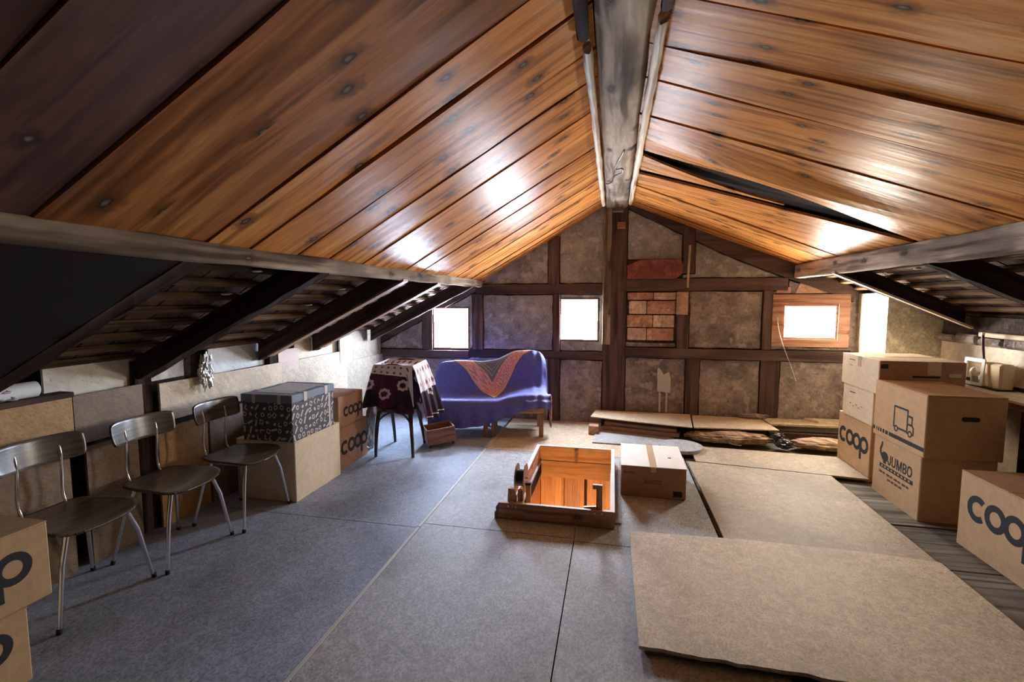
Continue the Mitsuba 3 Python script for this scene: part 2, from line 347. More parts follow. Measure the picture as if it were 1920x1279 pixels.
def floor_sheet(poly, m, z0=-0.022, z1=0.0, name='chipboard_sheet'):
    return put('floor', name, ext(poly, z1 - z0, fr((0, 0, z0), (1, 0, 0), (0, 1, 0))), m)
g = 0.003
SX = -1.275
floor_sheet(sbox(-3.1, YF, SX - 0.014, 0.62), 'chip_blue')
floor_sheet(sbox(-3.1, 0.62 + g, SX - 0.014, 2.955), 'chip_blue')
floor_sheet(sbox(-3.1, 2.955 + 2 * g, SX - 0.014, 5.3), 'chip_blue')
floor_sheet(sbox(-3.1, 5.3 + g, SX - 0.014, YW), 'chip_blue')
floor_sheet(sbox(SX + 0.014, YF, -0.225, 0.50), 'chip_floor')
floor_sheet(sbox(SX + 0.014, 0.50 + g, -0.225, 3.02), 'chip_floor')
floor_sheet(sbox(-0.225 + 2 * g, YF, 0.74, 0.9), 'chip_floor')
floor_sheet(sbox(-0.225 + 2 * g, 0.9 + g, 0.74, 2.985), 'chip_floor')
floor_sheet(sbox(SX + 0.014, 3.02 + 2 * g, -0.225, 4.74).difference(hole), 'chip_floor')
floor_sheet(sbox(-0.225 + g, 2.985 + 2 * g, 0.70, 4.74).difference(hole), 'chip_floor')
floor_sheet(sbox(SX + 0.014, 4.74 + 2 * g, 0.70, YW), 'chip_tan')
floor_sheet(sbox(0.74 + g, YF, 1.86, 0.9), 'chip_floor')
wbox('floor', 'joint_strip', SX - 0.011, SX + 0.011, YF, 2.96, -0.02, 0.004, 'grey_strip', (0, 1, 0), 0.002)
wbox('floor', 'joint_strip', SX - 0.011, SX + 0.011, 2.965, 4.75, -0.02, 0.004, 'grey_strip', (0, 1, 0), 0.002)
wbox('floor', 'joint_strip', SX - 0.020, SX + 0.014, 4.76, 5.6, -0.02, 0.008, 'grey_strip', (0, 1, 0), 0.002)
yy = YF
for i, w in enumerate((1.1, 1.0, 0.95, 1.1, 0.62, 0.78, 0.58, 1.2, 1.1)):      # old grey planks under the loose sheets on the right
    x0 = 0.72
    wbox('floor', 'plank', x0, 3.3, yy + 0.008, min(yy + w - 0.008, YW), -0.045, -0.028 + 0.004 * (i % 2), 'old_plank', (1, 0, 0), 0.003)
    yy += w

# ---------------------------------------------------------------- ceiling: slopes of boards, ridge beam, purlins, rafters, battens, tiles
def slope_layer():
    y0, y1 = YF, YW + 0.25; h = 0.06; ms = []
    for (xa, za, xb, zb) in ((0.0, LO + 0.05, XPL - 0.1, zl(XPL - 0.1) + 0.05), (0.0, RO + 0.05, XPR + 0.1, zr(XPR + 0.1) + 0.05),
                             (XPL + 0.05, zlr(XPL) + RD + 0.10, -3.5, zlr(-3.5) + RD + 0.10), (XPR - 0.05, zrr(XPR) + RD + 0.10, 3.7, zrr(3.7) + RD + 0.10)):
        ms.append(hexa([(xa, y0, za), (xb, y0, zb), (xb, y1, zb), (xa, y1, za)], [(xa, y0, za + h), (xb, y0, zb + h), (xb, y1, zb + h), (xa, y1, za + h)]))
    return trimesh.util.concatenate(ms)
struct('ceiling', slope_layer(), 'sarking')

def roof_board(xa, xb, zf, ya0, ya1, yb0, yb1, drop=0.0, bow=0.0, m_='board'):
    """one board from the ridge (xa) down to the purlin (xb); Y ranges at both ends; slightly uneven"""
    n = 9; s = np.linspace(0, 1, n); th = 0.022; rows = []
    for t in s:
        x = xa + (xb - xa) * t; z = zf(x) - drop - bow * math.sin(math.pi * t)
        w0 = ya0 + (yb0 - ya0) * t + 0.004 * math.sin(7 * t + ya0 * 9); w1 = ya1 + (yb1 - ya1) * t + 0.004 * math.sin(6 * t + ya1 * 11)
        rows.append([(x, w0, z + RNG.normal(0, 0.0012)), (x, w1, z + RNG.normal(0, 0.0012)), (x, w1, z + th), (x, w0, z + th)])
    v = np.array(rows).reshape(-1, 3); f = []
    for i in range(n - 1):
        for j in range(4):
            a, b, c, d = i * 4 + j, i * 4 + (j + 1) % 4, (i + 1) * 4 + (j + 1) % 4, (i + 1) * 4 + j
            f += [[a, b, c], [a, c, d]]
    f += [[0, 2, 1], [0, 3, 2], [4 * n - 4, 4 * n - 3, 4 * n - 2], [4 * n - 4, 4 * n - 2, 4 * n - 1]]
    m = trimesh.Trimesh(v, f, process=False)
    if m.volume < 0: m.invert()
    return wput('ceiling', 'board', m, m_, (xb - xa, (yb0 - ya0), zf(xb) - zf(xa)), label=None)

edges = [-2.38, -2.05, -1.74, -1.42, -1.10, -0.78, -0.46, -0.14, 0.17, 0.48, 0.80, 1.11, 1.42, 1.73, 1.975, 2.325, 2.62, 3.0, 3.36, 3.70, 4.01, 4.34, 4.66, 4.98, 5.30, 5.62, 5.84, 6.06]
wide = {1.73: 0.009, 1.975: 0.022, 2.325: 0.034, 1.42: 0.007, 5.62: 0.02, 1.11: 0.008}
for i in range(len(edges) - 1):
    a, b = edges[i], edges[i + 1]
    ga, gb = wide.get(a, 0.009) / 2, wide.get(b, 0.009) / 2
    sl = 0.0
    e0 = -0.18 if a >= 5.3 else 0.0
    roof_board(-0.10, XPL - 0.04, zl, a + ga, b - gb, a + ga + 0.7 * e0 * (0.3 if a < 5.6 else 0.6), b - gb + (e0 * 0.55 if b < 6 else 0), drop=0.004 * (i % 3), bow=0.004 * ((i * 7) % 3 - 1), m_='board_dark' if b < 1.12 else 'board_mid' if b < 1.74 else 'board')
right = [((-2.4, -2.72), (-2.08, -2.42)), ((-2.07, -2.41), (-1.72, -2.06)), ((-1.71, -2.05), (-1.36, -1.70)), ((-1.35, -1.69), (-1.0, -1.33)), ((-0.99, -1.32), (-0.62, -0.94)),
         ((-0.61, -0.93), (-0.25, -0.55)), ((-0.24, -0.54), (0.12, -0.16)), ((0.13, -0.15), (0.5, 0.24)), ((0.51, 0.25), (0.86, 0.62)), ((0.87, 0.63), (1.22, 0.99)), ((1.23, 1.0), (1.58, 1.36)),
         ((1.59, 1.37), (1.968, 1.70)), ((1.99, 1.722), (2.345, 2.03)), ((2.349, 2.034), (2.675, 2.43)), ((2.69, 2.445), (3.155, 2.90)), ((4.62, 3.90), (5.0, 4.99)), ((5.010, 5.0), (5.26, 5.26)), ((5.27, 5.27), (5.52, 5.53)), ((5.53, 5.54), (5.78, 5.80)), ((5.79, 5.81), (6.06, 6.06))]
for i, ((a0, b0), (a1, b1)) in enumerate(right):
    roof_board(0.10, XPR + 0.04, zr, a0, a1, b0, b1, drop=(0.004 if i in (12, 13) else 0.004 * (i % 3)), bow=0.006 * ((i * 5) % 3 - 1))

def warped_board(xa, xb, zf, ya, yb, dips, name='board'):
    """a curled board: ya(t), yb(t) its two edges along the slope, dips(t, s) how far it hangs at s across"""
    n, q, th = 25, 11, 0.02; top = []; V = []
    for t in np.linspace(0, 1, n):
        x = xa + (xb - xa) * t
        for s_ in np.linspace(0, 1, q): V.append((x, ya(t) + (yb(t) - ya(t)) * s_, zf(x) - dips(t, s_)))
    V = np.array(V); K = len(V); i, j = np.meshgrid(np.arange(n - 1), np.arange(q - 1), indexing='ij'); a = (i * q + j).ravel()
    f = np.vstack([np.stack([a, a + q, a + q + 1], 1), np.stack([a, a + q + 1, a + 1], 1)])
    rim = np.r_[np.arange(n) * q, (n - 1) * q + np.arange(1, q), np.arange(n - 2, -1, -1) * q + q - 1, np.arange(q - 2, 0, -1)]; nx = np.roll(rim, -1)
    m = trimesh.Trimesh(np.vstack([V, V + [0, 0, th]]), np.vstack([f, f[:, ::-1] + K, np.stack([rim, rim + K, nx + K], 1), np.stack([rim, nx + K, nx], 1)]), process=False)
    if m.volume < 0: m.invert()
    return wput('ceiling', name, m, 'board', (xb - xa, 0.02, zf(xb) - zf(xa)), smooth=30 if False else False)
warped_board(0.10, XPR + 0.04, zr, lambda t: 3.18 - 0.26 * t, lambda t: 3.835 - 0.02 * t - 0.12 * math.sin(math.pi * t) ** 2 - 0.03 * t, lambda t, s_: 0.012 + 0.060 * math.sin(math.pi * min(1, t * 1.02)) ** 1.5 * math.exp(-((s_ - 0.62) / 0.2) ** 2))
warped_board(0.10, 1.24, zr, lambda t: 3.955 + 0.15 * math.sin(math.pi * t * .8) - 0.04 * t, lambda t: 4.43 - 0.40 * t, lambda t, s_: 0.006)
def beam_y(parent, name, x0, x1, z0, z1, y0, y1, m, wob=0.006, n=26, **k):
    """rough-hewn beam along Y with uneven arrises"""
    ys = np.linspace(y0, y1, n); prof = [(x0, z0 + .012), (x0 + .012, z0), (x1 - .012, z0), (x1, z0 + .012), (x1, z1 - .012), (x1 - .012, z1), (x0 + .012, z1), (x0, z1 - .012)]
    v = []
    for y in ys:
        for (x, z) in prof: v.append((x + RNG.normal(0, wob), y, z + RNG.normal(0, wob)))
    f = []; q = len(prof)
    for i in range(n - 1):
        for j in range(q):
            a, b, c, d = i * q + j, i * q + (j + 1) % q, (i + 1) * q + (j + 1) % q, (i + 1) * q + j
            f += [[a, c, b], [a, d, c]]
    for j in range(1, q - 1): f += [[0, j, j + 1], [(n - 1) * q, (n - 1) * q + j + 1, (n - 1) * q + j]]
    mm = trimesh.Trimesh(v, f, process=False)
    if mm.volume < 0: mm.invert()
    return wput(parent, name, mm, m, (0, 1, 0), smooth=True, **k)

beam_y('ceiling', 'purlin', XPL - 0.06, XPL, 1.708, 1.80, YF, YW + 0.05, 'old_beam', 0.0035)
beam_y('ceiling', 'purlin', XPR, XPR + 0.09, 1.79, 1.945, YF, YW + 0.05, 'old_beam', 0.0035)
# ridge: log whose underside widens away from the camera
def ridge():
    n = 30; ys = np.linspace(YF, YW + 0.02, n); v = []; q = 8
    for y in ys:
        w0, w1 = -0.075 - 0.005 * y, 0.115 + 0.006 * y
        for (x, z) in [(w0 - .01, 2.69), (w0 + .012, 2.655), (0.03, 2.642), (w1 - .02, 2.655), (w1 + .01, 2.69), (w1, 2.95), (0.02, 3.0), (w0, 2.95)]:
            v.append((x + RNG.normal(0, .004), y, z + RNG.normal(0, .004)))
    f = []
    for i in range(n - 1):
        for j in range(q):
            a, b, c, d = i * q + j, i * q + (j + 1) % q, (i + 1) * q + (j + 1) % q, (i + 1) * q + j
            f += [[a, c, b], [a, d, c]]
    m = trimesh.Trimesh(v, f, process=False)
    return m
rb = ridge(); wput('ceiling', 'ridge_beam', rb, 'old_beam', (0, 1, 0), smooth=True)
beam_y('ceiling', 'ridge_batten', -0.150, -0.108, 2.612, 2.662, 2.20, 5.72, 'pale_lath', 0.0025, label='pale splintered batten')
beam_y('ceiling', 'ridge_batten', 0.150, 0.195, 2.625, 2.672, 2.05, 5.75, 'pale_lath', 0.0025, label='pale splintered batten')
beam_y('ceiling', 'ridge_batten', -0.165, -0.11, 2.61, 2.66, YF, 2.10, 'dark_timber', 0.003)
beam_y('ceiling', 'ridge_batten', 0.155, 0.20, 2.625, 2.672, YF, 1.98, 'dark_timber', 0.003)

def rafter(y0, y1, xa, xb, zf, dep, m='dark_timber', name='rafter'):
    n = 12; v = []; zs = []
    for t in np.linspace(0, 1, n):
        x = xa + (xb - xa) * t; z = zf(x); j = lambda: RNG.normal(0, 0.004)
        v += [(x, y0 + j(), z + j()), (x, y1 + j(), z + j()), (x, y1 + j(), z + dep), (x, y0 + j(), z + dep)]
    f = []
    for i in range(n - 1):
        for k in range(4):
            a, b, c, d = i * 4 + k, i * 4 + (k + 1) % 4, (i + 1) * 4 + (k + 1) % 4, (i + 1) * 4 + k
            f += [[a, b, c], [a, c, d]]
    f += [[0, 2, 1], [0, 3, 2], [4 * n - 4, 4 * n - 3, 4 * n - 2], [4 * n - 4, 4 * n - 2, 4 * n - 1]]
    mm = trimesh.Trimesh(v, f, process=False)
    if mm.volume < 0: mm.invert()
    return wput('ceiling', name, mm, m, (xb - xa, 0, zf(xb) - zf(xa)))
for y in (4.40, 3.63, 2.53, 1.62): rafter(y, y + 0.10, XPL - 0.02, -3.03, zlr, RD)
rafter(5.62, 5.70, XPL - 0.02, -3.03, zlr, RD)
for y in (5.0, 3.66, 2.7, 1.75, 0.8, -0.2, -1.2): rafter(y, y + 0.09, XPR + 0.02, 3.06, zrr, RD)
def pale_strip(p, q, w, m, name, h=0.02):
    p, q = np.array(p, float), np.array(q, float)
    b = [(p[0], p[1], p[2]), (p[0], p[1] + w, p[2]), (q[0], q[1] + w, q[2]), (q[0], q[1], q[2])]
    mm = hexa(b, [(x, y, z + h) for x, y, z in b])
    if mm.volume < 0: mm.invert()
    return wput('ceiling', name, mm, m, q - p)
# dark boards added to stand in for deep shade in the near left eave
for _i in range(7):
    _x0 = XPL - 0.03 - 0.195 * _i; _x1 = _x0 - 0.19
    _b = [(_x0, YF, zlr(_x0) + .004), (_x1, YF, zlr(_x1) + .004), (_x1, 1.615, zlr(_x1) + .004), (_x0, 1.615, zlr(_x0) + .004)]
    wput('ceiling', 'eave_shade', hexa(_b, [(x, y, z + .018) for x, y, z in _b]), 'sarking', (0, 1, 0))
pale_strip((XPR - 0.02, 4.955, zrr(XPR) - 0.002), (3.1, 4.955, zrr(3.1) - 0.002), 0.05, 'pale_lath', 'lit_rafter_edge')  # pale strip paints the lit lower edge of the right rafter
pale_strip((XPL, 4.404, zlr(XPL) - 0.014), (-2.95, 4.404, zlr(-2.95) - 0.014), 0.092, 'curb_wood', 'lit_rafter_edge')  # paler strip paints the window-lit underside of this rafter
pale_strip((XPL, 3.634, zlr(XPL) - 0.014), (-2.95, 3.634, zlr(-2.95) - 0.014), 0.092, 'curb_wood', 'lit_rafter_edge')  # lit underside painted on the next rafter as well
def batten(x, zf, y0, y1):
    z = zf(x) + RD
    b = cbox(-0.022, 0.022, y0, y1, 0, 0.03, 0.003); a = math.atan(0.5 if x < 0 else -0.45)
    b.apply_transform(trimesh.transformations.rotation_matrix(-a, (0, 1, 0))); b.apply_translation((x, 0, z))
    wput('ceiling', 'batten', b, 'batten', (0, 1, 0))
for i in range(9): batten(XPL - 0.16 - 0.15 * i, zlr, YF, YW)
for i in range(8): batten(XPR + 0.17 + 0.15 * i, zrr, YF, YW)
tile_m = cbox(-0.10, 0.10, -0.082, 0.082, 0, 0.016, 0.004)
nib_m = cbox(-0.012, 0.012, -0.02, 0.02, 0, 0.02, 0.003)
def tiles(x0, n, zf, sgn, y0, y1):
    a = math.atan(0.5 if sgn < 0 else 0.45)
    for i in range(n):
        x = x0 + sgn * 0.15 * i
        for j, y in enumerate(np.arange(y0 + 0.085 * (i % 2), y1, 0.17)):
            m = tile_m.copy(); m.apply_transform(trimesh.transformations.rotation_matrix((a if sgn < 0 else -a) * -1 + sgn * 0.07, (0, 1, 0)))
            m.apply_translation((x, y, zf(x) + RD + 0.045 + 0.004 * RNG.random()))
            put('ceiling', 'roof_tile', m, 'tile')
tiles(XPL - 0.10, 9, zlr, -1, 1.4, 6.0)
tiles(XPR + 0.10, 8, zrr, 1, 2.6, 6.0)
for k, (x, y) in enumerate([(-1.95, 5.1), (-2.05, 5.25), (-2.15, 5.0), (-2.3, 5.15), (-1.85, 4.25), (-2.0, 4.15), (-2.15, 4.2), (-2.35, 4.1), (-2.5, 4.25), (-2.6, 4.05), (-1.9, 3.4), (-2.1, 3.45), (-2.35, 3.38), (-1.95, 2.35), (-2.2, 2.4)]):  # pale chips stand in for daylight leaking between the tiles
    m = trimesh.creation.icosphere(2, 0.022); m.vertices += 0.01 * (meshkit.noise(m.vertices * 60 + k) - .5)[:, None] * m.vertices / 0.022; m.vertices *= (1.5, 1.0, 0.35)
    m.apply_translation((x, y, zlr(x) + RD - 0.006)); put('ceiling', 'leak_speck', m, 'leak_pale', smooth=True)
for k, (x, y) in enumerate([(2.17, 4.55), (2.32, 4.35), (2.47, 4.22), (2.35, 4.8), (2.5, 3.4)]):
    m = trimesh.creation.icosphere(2, 0.020); m.vertices += 0.01 * (meshkit.noise(m.vertices * 60 + k + 50) - .5)[:, None] * m.vertices / 0.02; m.vertices *= (1.5, 1.0, 0.35)
    m.apply_translation((x, y, zrr(x) + RD - 0.006)); put('ceiling', 'leak_speck', m, 'leak_pale', smooth=True)

# ---------------------------------------------------------------- back gable wall: infill, timber frame, bricks
MXZ = fr((0, YW + 0.12, 0), (1, 0, 0), (0, 0, 1))              # polygon (x, z) extruded towards the room (-Y)
def wallz(poly, y0, y1):                                         # solid between Y=y0 (room side) and y1
    M = fr((0, y1, 0), (1, 0, 0), (0, 0, 1)); return ext(poly, y1 - y0, M)
wins = {1: (-2.352, -1.855, 0.900, 1.445), 2: (-0.655, -0.178, 1.037, 1.563), 3: (1.795, 2.590, 1.012, 1.610)}
gable = Polygon([(-3.3, -0.1), (-3.3, zlr(-3.3) + RD + .1), (XPL, zl(XPL) + 0.03), (-0.1, zl(-0.1) + 0.03), (0, 2.80), (0.12, zr(0.12) + 0.03), (XPR, zr(XPR) + 0.03), (3.5, zrr(3.5) + RD + .1), (3.5, -0.1)])
holes = unary_union([sbox(a, c, b, d) for a, b, c, d in wins.values()])
struct('wall_back', wallz(gable.difference(holes), YW + 0.03, YW + 0.26), 'mortar')
def P(x0, x1, z0, z1): return sbox(x0, z0, x1, z1)
timb = [P(-0.116, 0.152, 0, 2.72), P(-0.80, -0.67, 1.74, 2.33), P(0.80, 0.93, 1.86, 2.42), P(0.152, 1.95, 1.655, 1.80), P(-1.75, -0.116, 1.62, 1.745), P(0.152, 2.62, 0.845, 0.965),
        P(-1.85, -0.116, 0.80, 0.90), P(0.87, 1.02, 0, 0.845), P(0.752, 0.885, 0.965, 1.655), P(1.70, 1.90, 0, 0.845), P(1.70, 1.795, 0.965, 1.655), P(-1.80, -1.66, 0.90, 1.62), P(-0.79, -0.655, 0, 0.80), P(-0.74, -0.657, 0.90, 1.62),
        P(-3.13, -1.85, 0.78, 0.88), P(-2.50, -2.36, 0.88, 1.46)]
slopeL = Polygon([(XPL - .02, zl(XPL)), (XPL - .02, zl(XPL) - 0.10), (-3.2, zlr(-3.2) - 0.02), (-3.2, zlr(-3.2) + 0.12)])
slopeR = Polygon([(0.15, zr(0.15)), (0.15, zr(0.15) - 0.05), (1.2, zr(1.2) - 0.17), (1.75, zr(1.75) - 0.19), (2.62, zrr(2.62) + 0.02), (2.62, zrr(2.62) + 0.17), (XPR, zr(XPR))])
timb += [slopeL, slopeR]
used = holes
for i, t in enumerate(timb):
    t = t.difference(used).intersection(gable)
    if t.is_empty: continue
    used = used.union(t.buffer(0.002))
    b = t.bounds; ax = (0, 0, 1) if (b[3] - b[1]) > (b[2] - b[0]) else (1, 0, 0)
    for gpoly in getattr(t, 'geoms', [t]):
        if gpoly.area < 0.004: continue
        mm = wallz(gpoly, YW - 0.012 - 0.012 * (i % 3), YW + 0.06)
        wput('wall_back', 'timber', mm, 'wall_timber', ax)
brick_zone = P(0.156, 0.752, 1.03, 1.655)
red_zone = P(0.156, 0.805, 1.80, 2.03)
rest = gable.difference(used.buffer(0.004)).difference(brick_zone).difference(red_zone)
for gpoly in rest.geoms:
    for q in getattr(gpoly.buffer(-0.006).simplify(0.002), 'geoms', [gpoly.buffer(-0.006).simplify(0.002)]):
        if q.area < 0.01: continue
        cx, cz = q.centroid.x, q.centroid.y
        grey = cz > 1.8 or cx < 0
        pts = np.array(q.exterior.segmentize(0.06).coords)[:-1]
        off = meshkit.noise(np.c_[pts * 9, np.full(len(pts), 3.0 + cx)]) - 0.5
        q2 = Polygon(pts + 0.016 * off[:, None] * np.sign(pts - [cx, cz])).buffer(0).difference(used.buffer(0.003))
        for s in getattr(q2, 'geoms', [q2]):
            if s.area > 0.008: put('wall_back', 'plaster_panel', wallz(s, YW + 0.004, YW + 0.05), 'grey_plaster' if grey else 'wall_plaster')
def brick(x0, x1, z0, z1, m='brick', y=YW - 0.004):
    b = cbox(x0 + .004, x1 - .004, y + RNG.random() * 0.006, YW + 0.08, z0 + .004, z1 - .004, 0.006)
    return put('wall_back', 'brick', b, m)
rows = [(1.545, 1.64, (0.164, 0.475, 0.738)), (1.372, 1.54, (0.185, 0.40, 0.735)), (1.213, 1.367, (0.164, 0.473, 0.728)), (1.052, 1.208, (0.17, 0.40, 0.725))]
for i, (z0, z1, xs) in enumerate(rows):
    for j in range(len(xs) - 1): brick(xs[j], xs[j + 1], z0, z1, 'brick_pale' if (i + j) % 2 else 'brick')
b = cbox(0.738, 0.868, YW - 0.05, YW + 0.0, 1.372, 1.64, 0.006); put('wall_back', 'brick', b, 'brick')
brick(1.83, 1.985, 1.615, 1.70, 'brick', YW - 0.01)
put('wall_back', 'brick', wallz(Polygon([(2.03, 1.62), (2.40, 1.62), (2.36, 1.67), (2.18, 1.755), (2.08, 1.75)]), YW - 0.012, YW + 0.05), 'brick')
red = Polygon([(0.158, 1.80), (0.72, 1.80), (0.80, 1.86), (0.805, 1.96), (0.77, 2.03), (0.32, 2.03), (0.158, 1.96)])
put('wall_back', 'lintel_board', wallz(red, YW - 0.035, YW + 0.05), 'red_paint', label='red painted lintel board')
put('wall_back', 'lintel_board', wallz(P(0.158, 0.77, 1.945, 1.965), YW - 0.043, YW - 0.034), 'red_paint')
wput('wall_back', 'lath', cbox(-0.128, -0.032, YW - 0.06, YW - 0.03, 1.0, 2.735, 0.004), 'old_beam', (0, 0, 1), label='pale thin lath nailed to the post')
lt = cbox(-0.0125, 0.0125, YW - 0.05, YW - 0.025, 0, 0.50, 0.003); lt.apply_transform(trimesh.transformations.rotation_matrix(0.03, (0, 1, 0))); lt.apply_translation((0.855, 0, 1.69))
wput('wall_back', 'lath', lt, 'pale_lath', (0, 0, 1), label='short pale lath')
wput('wall_back', 'bracket', cbox(0.03, 0.13, YW - 0.06, YW - 0.01, 2.40, 2.48, 0.006), 'curb_wood', (1, 0, 0))
wput('wall_back', 'bracket', cbox(-0.03, 0.10, YW - 0.10, YW - 0.01, 2.60, 2.70, 0.006), 'old_beam', (1, 0, 0))
ledge = cbox(1.5, 2.6, YW - 0.06, YW + .02, 0.155, 0.30, 0.02)

# windows: recessed panes that let the daylight in, frames, sills
for i, (x0, x1, z0, z1) in wins.items():
    col = {1: WIN_L, 2: WIN_C, 3: WIN_R}[i]
    k = f'window_{i}'; labels[k] = {'kind': 'structure'}
    fw = 0.012 if i < 3 else 0.112
    ring = sbox(x0, z0, x1, z1).difference(sbox(x0 + fw, z0 + fw * (1 if i < 3 else .75), x1 - fw, z1 - fw))
    if i < 3:
        put(k, 'frame', wallz(ring, YW + 0.01, YW + 0.07), 'red_wood', uv=None)
        gx0, gx1, gz0, gz1 = x0 + fw, x1 - fw, z0 + fw, z1 - fw; yp = YW + 0.05
    else:
        fm = wallz(ring, YW - 0.03, YW + 0.08); put(k, 'frame', fm, 'red_wood', uv=guv(fm, (1, 0, 0)), label='broad reddish wooden frame')
        inn = sbox(x0 + fw - .001, z0 + fw * .75 - .001, x1 - fw + .001, z1 - fw + .001); cs = wallz(inn.difference(inn.buffer(-0.022, join_style=2)), YW - 0.012, YW + 0.07)
        put(k, 'casement', cs, 'red_wood', uv=guv(cs, (1, 0, 0)))
        gx0, gx1, gz0, gz1 = x0 + fw + .02, x1 - fw - .02, z0 + fw * .75 + .02, z1 - fw - .02; yp = YW + 0.04
    pane = trimesh.Trimesh([(gx0, yp, gz0), (gx1, yp, gz0), (gx1, yp, gz1), (gx0, yp, gz1)], [[0, 1, 2], [0, 2, 3]], process=False)
    key = part(k if i < 3 else k + '__casement', 'pane')
    scene[key] = mikit.ply(pane, two(principled((0.8, 0.8, 0.8), 0.3)) if False else 'mat_paper_white', emitter={'type': 'area', 'radiance': {'type': 'rgb', 'value': [float(c) for c in col]}})
    labels[key] = {'label': 'pane glowing white with daylight'}

# pier of pale plaster right of the right window
pier = [(2.66, 5.42), (2.68, 6.07), (3.4, 6.07), (3.4, 5.42)]
pm = hexa([(x, y, -0.03) for x, y in pier], [(x, y, zrr(x) + 0.13) for x, y in pier])
put('wall_back', 'pier', pm, 'pier_plaster', label='pale plastered pier')

# ---------------------------------------------------------------- left wall
struct('wall_left', cbox(-3.42, -3.16, YF, YW + .03, -0.1, 1.40, 0.002), 'mortar')
XL = -3.06
def panel(y0, y1, z0, z1, m, x=XL, th=0.016, z0b=None, z1b=None, **k):
    z0b = z0 if z0b is None else z0b; z1b = z1 if z1b is None else z1b
    b = [(x, y0, z0), (x, y1, z0b), (x, y1, z1b), (x, y0, z1)]
    return put('wall_left', 'panel', hexa(b, [(xx + th, y, z) for xx, y, z in b]), m, **k)
panel(2.02, 2.90, 0.99, 1.20, 'cream_board', x=-3.07, z0b=1.0)
panel(3.12, 3.33, 0.97, 1.17, 'white_board', x=-3.07, z1b=1.20)
panel(3.33, 3.74, 0.97, 1.20, 'white_board', x=-3.08, z1b=1.19)
panel(3.86, 4.15, 0.885, 1.085, 'pink_board', x=-3.03, label='small pinkish square board')
panel(4.16, 4.86, 0.91, 1.19, 'fibre_wall', x=-3.08, z1b=1.10)
panel(4.88, 5.13, 0.82, 1.13, 'cream_board', x=-3.03, th=0.02)
panel(5.10, 6.03, 0.80, 1.36, 'chip_brown', x=-3.12)
XB = -3.0
panel(-1.2, 0.7, 0.70, 1.00, 'fibre_orange', x=XB); panel(0.71, 2.105, 0.72, 1.005, 'fibre_orange', x=XB, label='orange-brown fibreboard')
panel(2.11, 2.52, 0.72, 1.005, 'fibre_brown', x=XB)
panel(2.64, 3.86, 0.72, 0.985, 'fibre_wall', x=XB, z1b=0.975)
panel(3.87, 5.02, 0.45, 0.965, 'chip_tan', x=-3.03); panel(5.03, 6.03, 0.0, 0.82, 'chip_brown', x=-3.09)
panel(0.4, 1.62, 0, 0.70, 'fibre_brown', x=-2.99); panel(1.63, 2.06, 0, 0.70, 'fibre_brown', x=-2.985); panel(2.15, 2.46, 0.0, 0.70, 'fibre_brown', x=-2.99); panel(2.60, 3.0, 0.0, 0.68, 'fibre_orange', x=-2.99); panel(3.02, 3.86, 0, 0.70, 'fibre_brown', x=-2.99)
wbox('wall_left', 'stud', -3.10, -3.02, 2.50, 2.62, 0, 1.15, 'dark_timber', (0, 0, 1)); wbox('wall_left', 'stud', -3.12, -3.02, 3.75, 3.86, 0, 1.10, 'dark_timber', (0, 0, 1))
wbox('wall_left', 'ledge', -3.14, -2.955, 0.2, 2.10, 1.005, 1.035, 'dark_timber', (0, 1, 0), label='grey plank ledge')

# right wall
struct('wall_right', cbox(3.14, 3.45, YF, YW + .03, -0.1, 1.40, 0.002), 'mortar')
def rpanel(y0, y1, z0, z1, m, x=3.14, th=0.016, **k):
    return put('wall_right', 'panel', cbox(x - th, x, y0, y1, z0, z1, 0.002), m, **k)
rpanel(4.02, 5.40, 0.86, 1.155, 'cream_board', label='cream board above the shelf'); rpanel(2.6, 4.0, 0.86, 1.16, 'cream_board')
rpanel(2.4, 5.3, 0.0, 0.78, 'fibre_brown', x=3.13)
for i in range(9):
    y = 2.9 + 0.28 * i
    s = cbox(3.06, 3.15, y, y + 0.27, 1.158, 1.225 + 0.02 * (i % 2), 0.02); put('wall_right', 'stone', s, 'wall_plaster')
wbox('wall_right', 'rail', 3.06, 3.10, 4.1, 4.83, 1.235, 1.275, 'pale_lath', (0, 1, 0))
struct('wall_front', wallz(Polygon(list(gable.exterior.coords)), YF - 0.15, YF), 'mortar')
# ================================================================ objects
LAB = labels
COOP = {}
def coop_poly(d):
    """the four round linked letters c o o p, outer diameter d, reading along +x from 0"""
    t = d * 0.235; r = d / 2 - t / 2; st = d * 0.86; out = []
    arc = [(r * math.cos(a), r * math.sin(a)) for a in np.linspace(math.radians(48), math.radians(312), 26)]
    out.append(affinity.translate(LineString(arc).buffer(t / 2, cap_style=2), d / 2, d / 2))
    for i in (1, 2, 3):
        out.append(affinity.translate(Point(0, 0).buffer(d / 2, 16).difference(Point(0, 0).buffer(d / 2 - t, 16)), d / 2 + i * st, d / 2))
    x = 3 * st
    out.append(sbox(x, -0.42 * d, x + t, d / 2))
    return unary_union(out)

FACES = {'-x': ((0, -1, 0), (0, 0, 1)), '+x': ((0, 1, 0), (0, 0, 1)), '-y': ((1, 0, 0), (0, 0, 1)), 'top': ((1, 0, 0), (0, 1, 0))}
def on_face(face, o): r, u = FACES[face]; return fr(o, r, u)

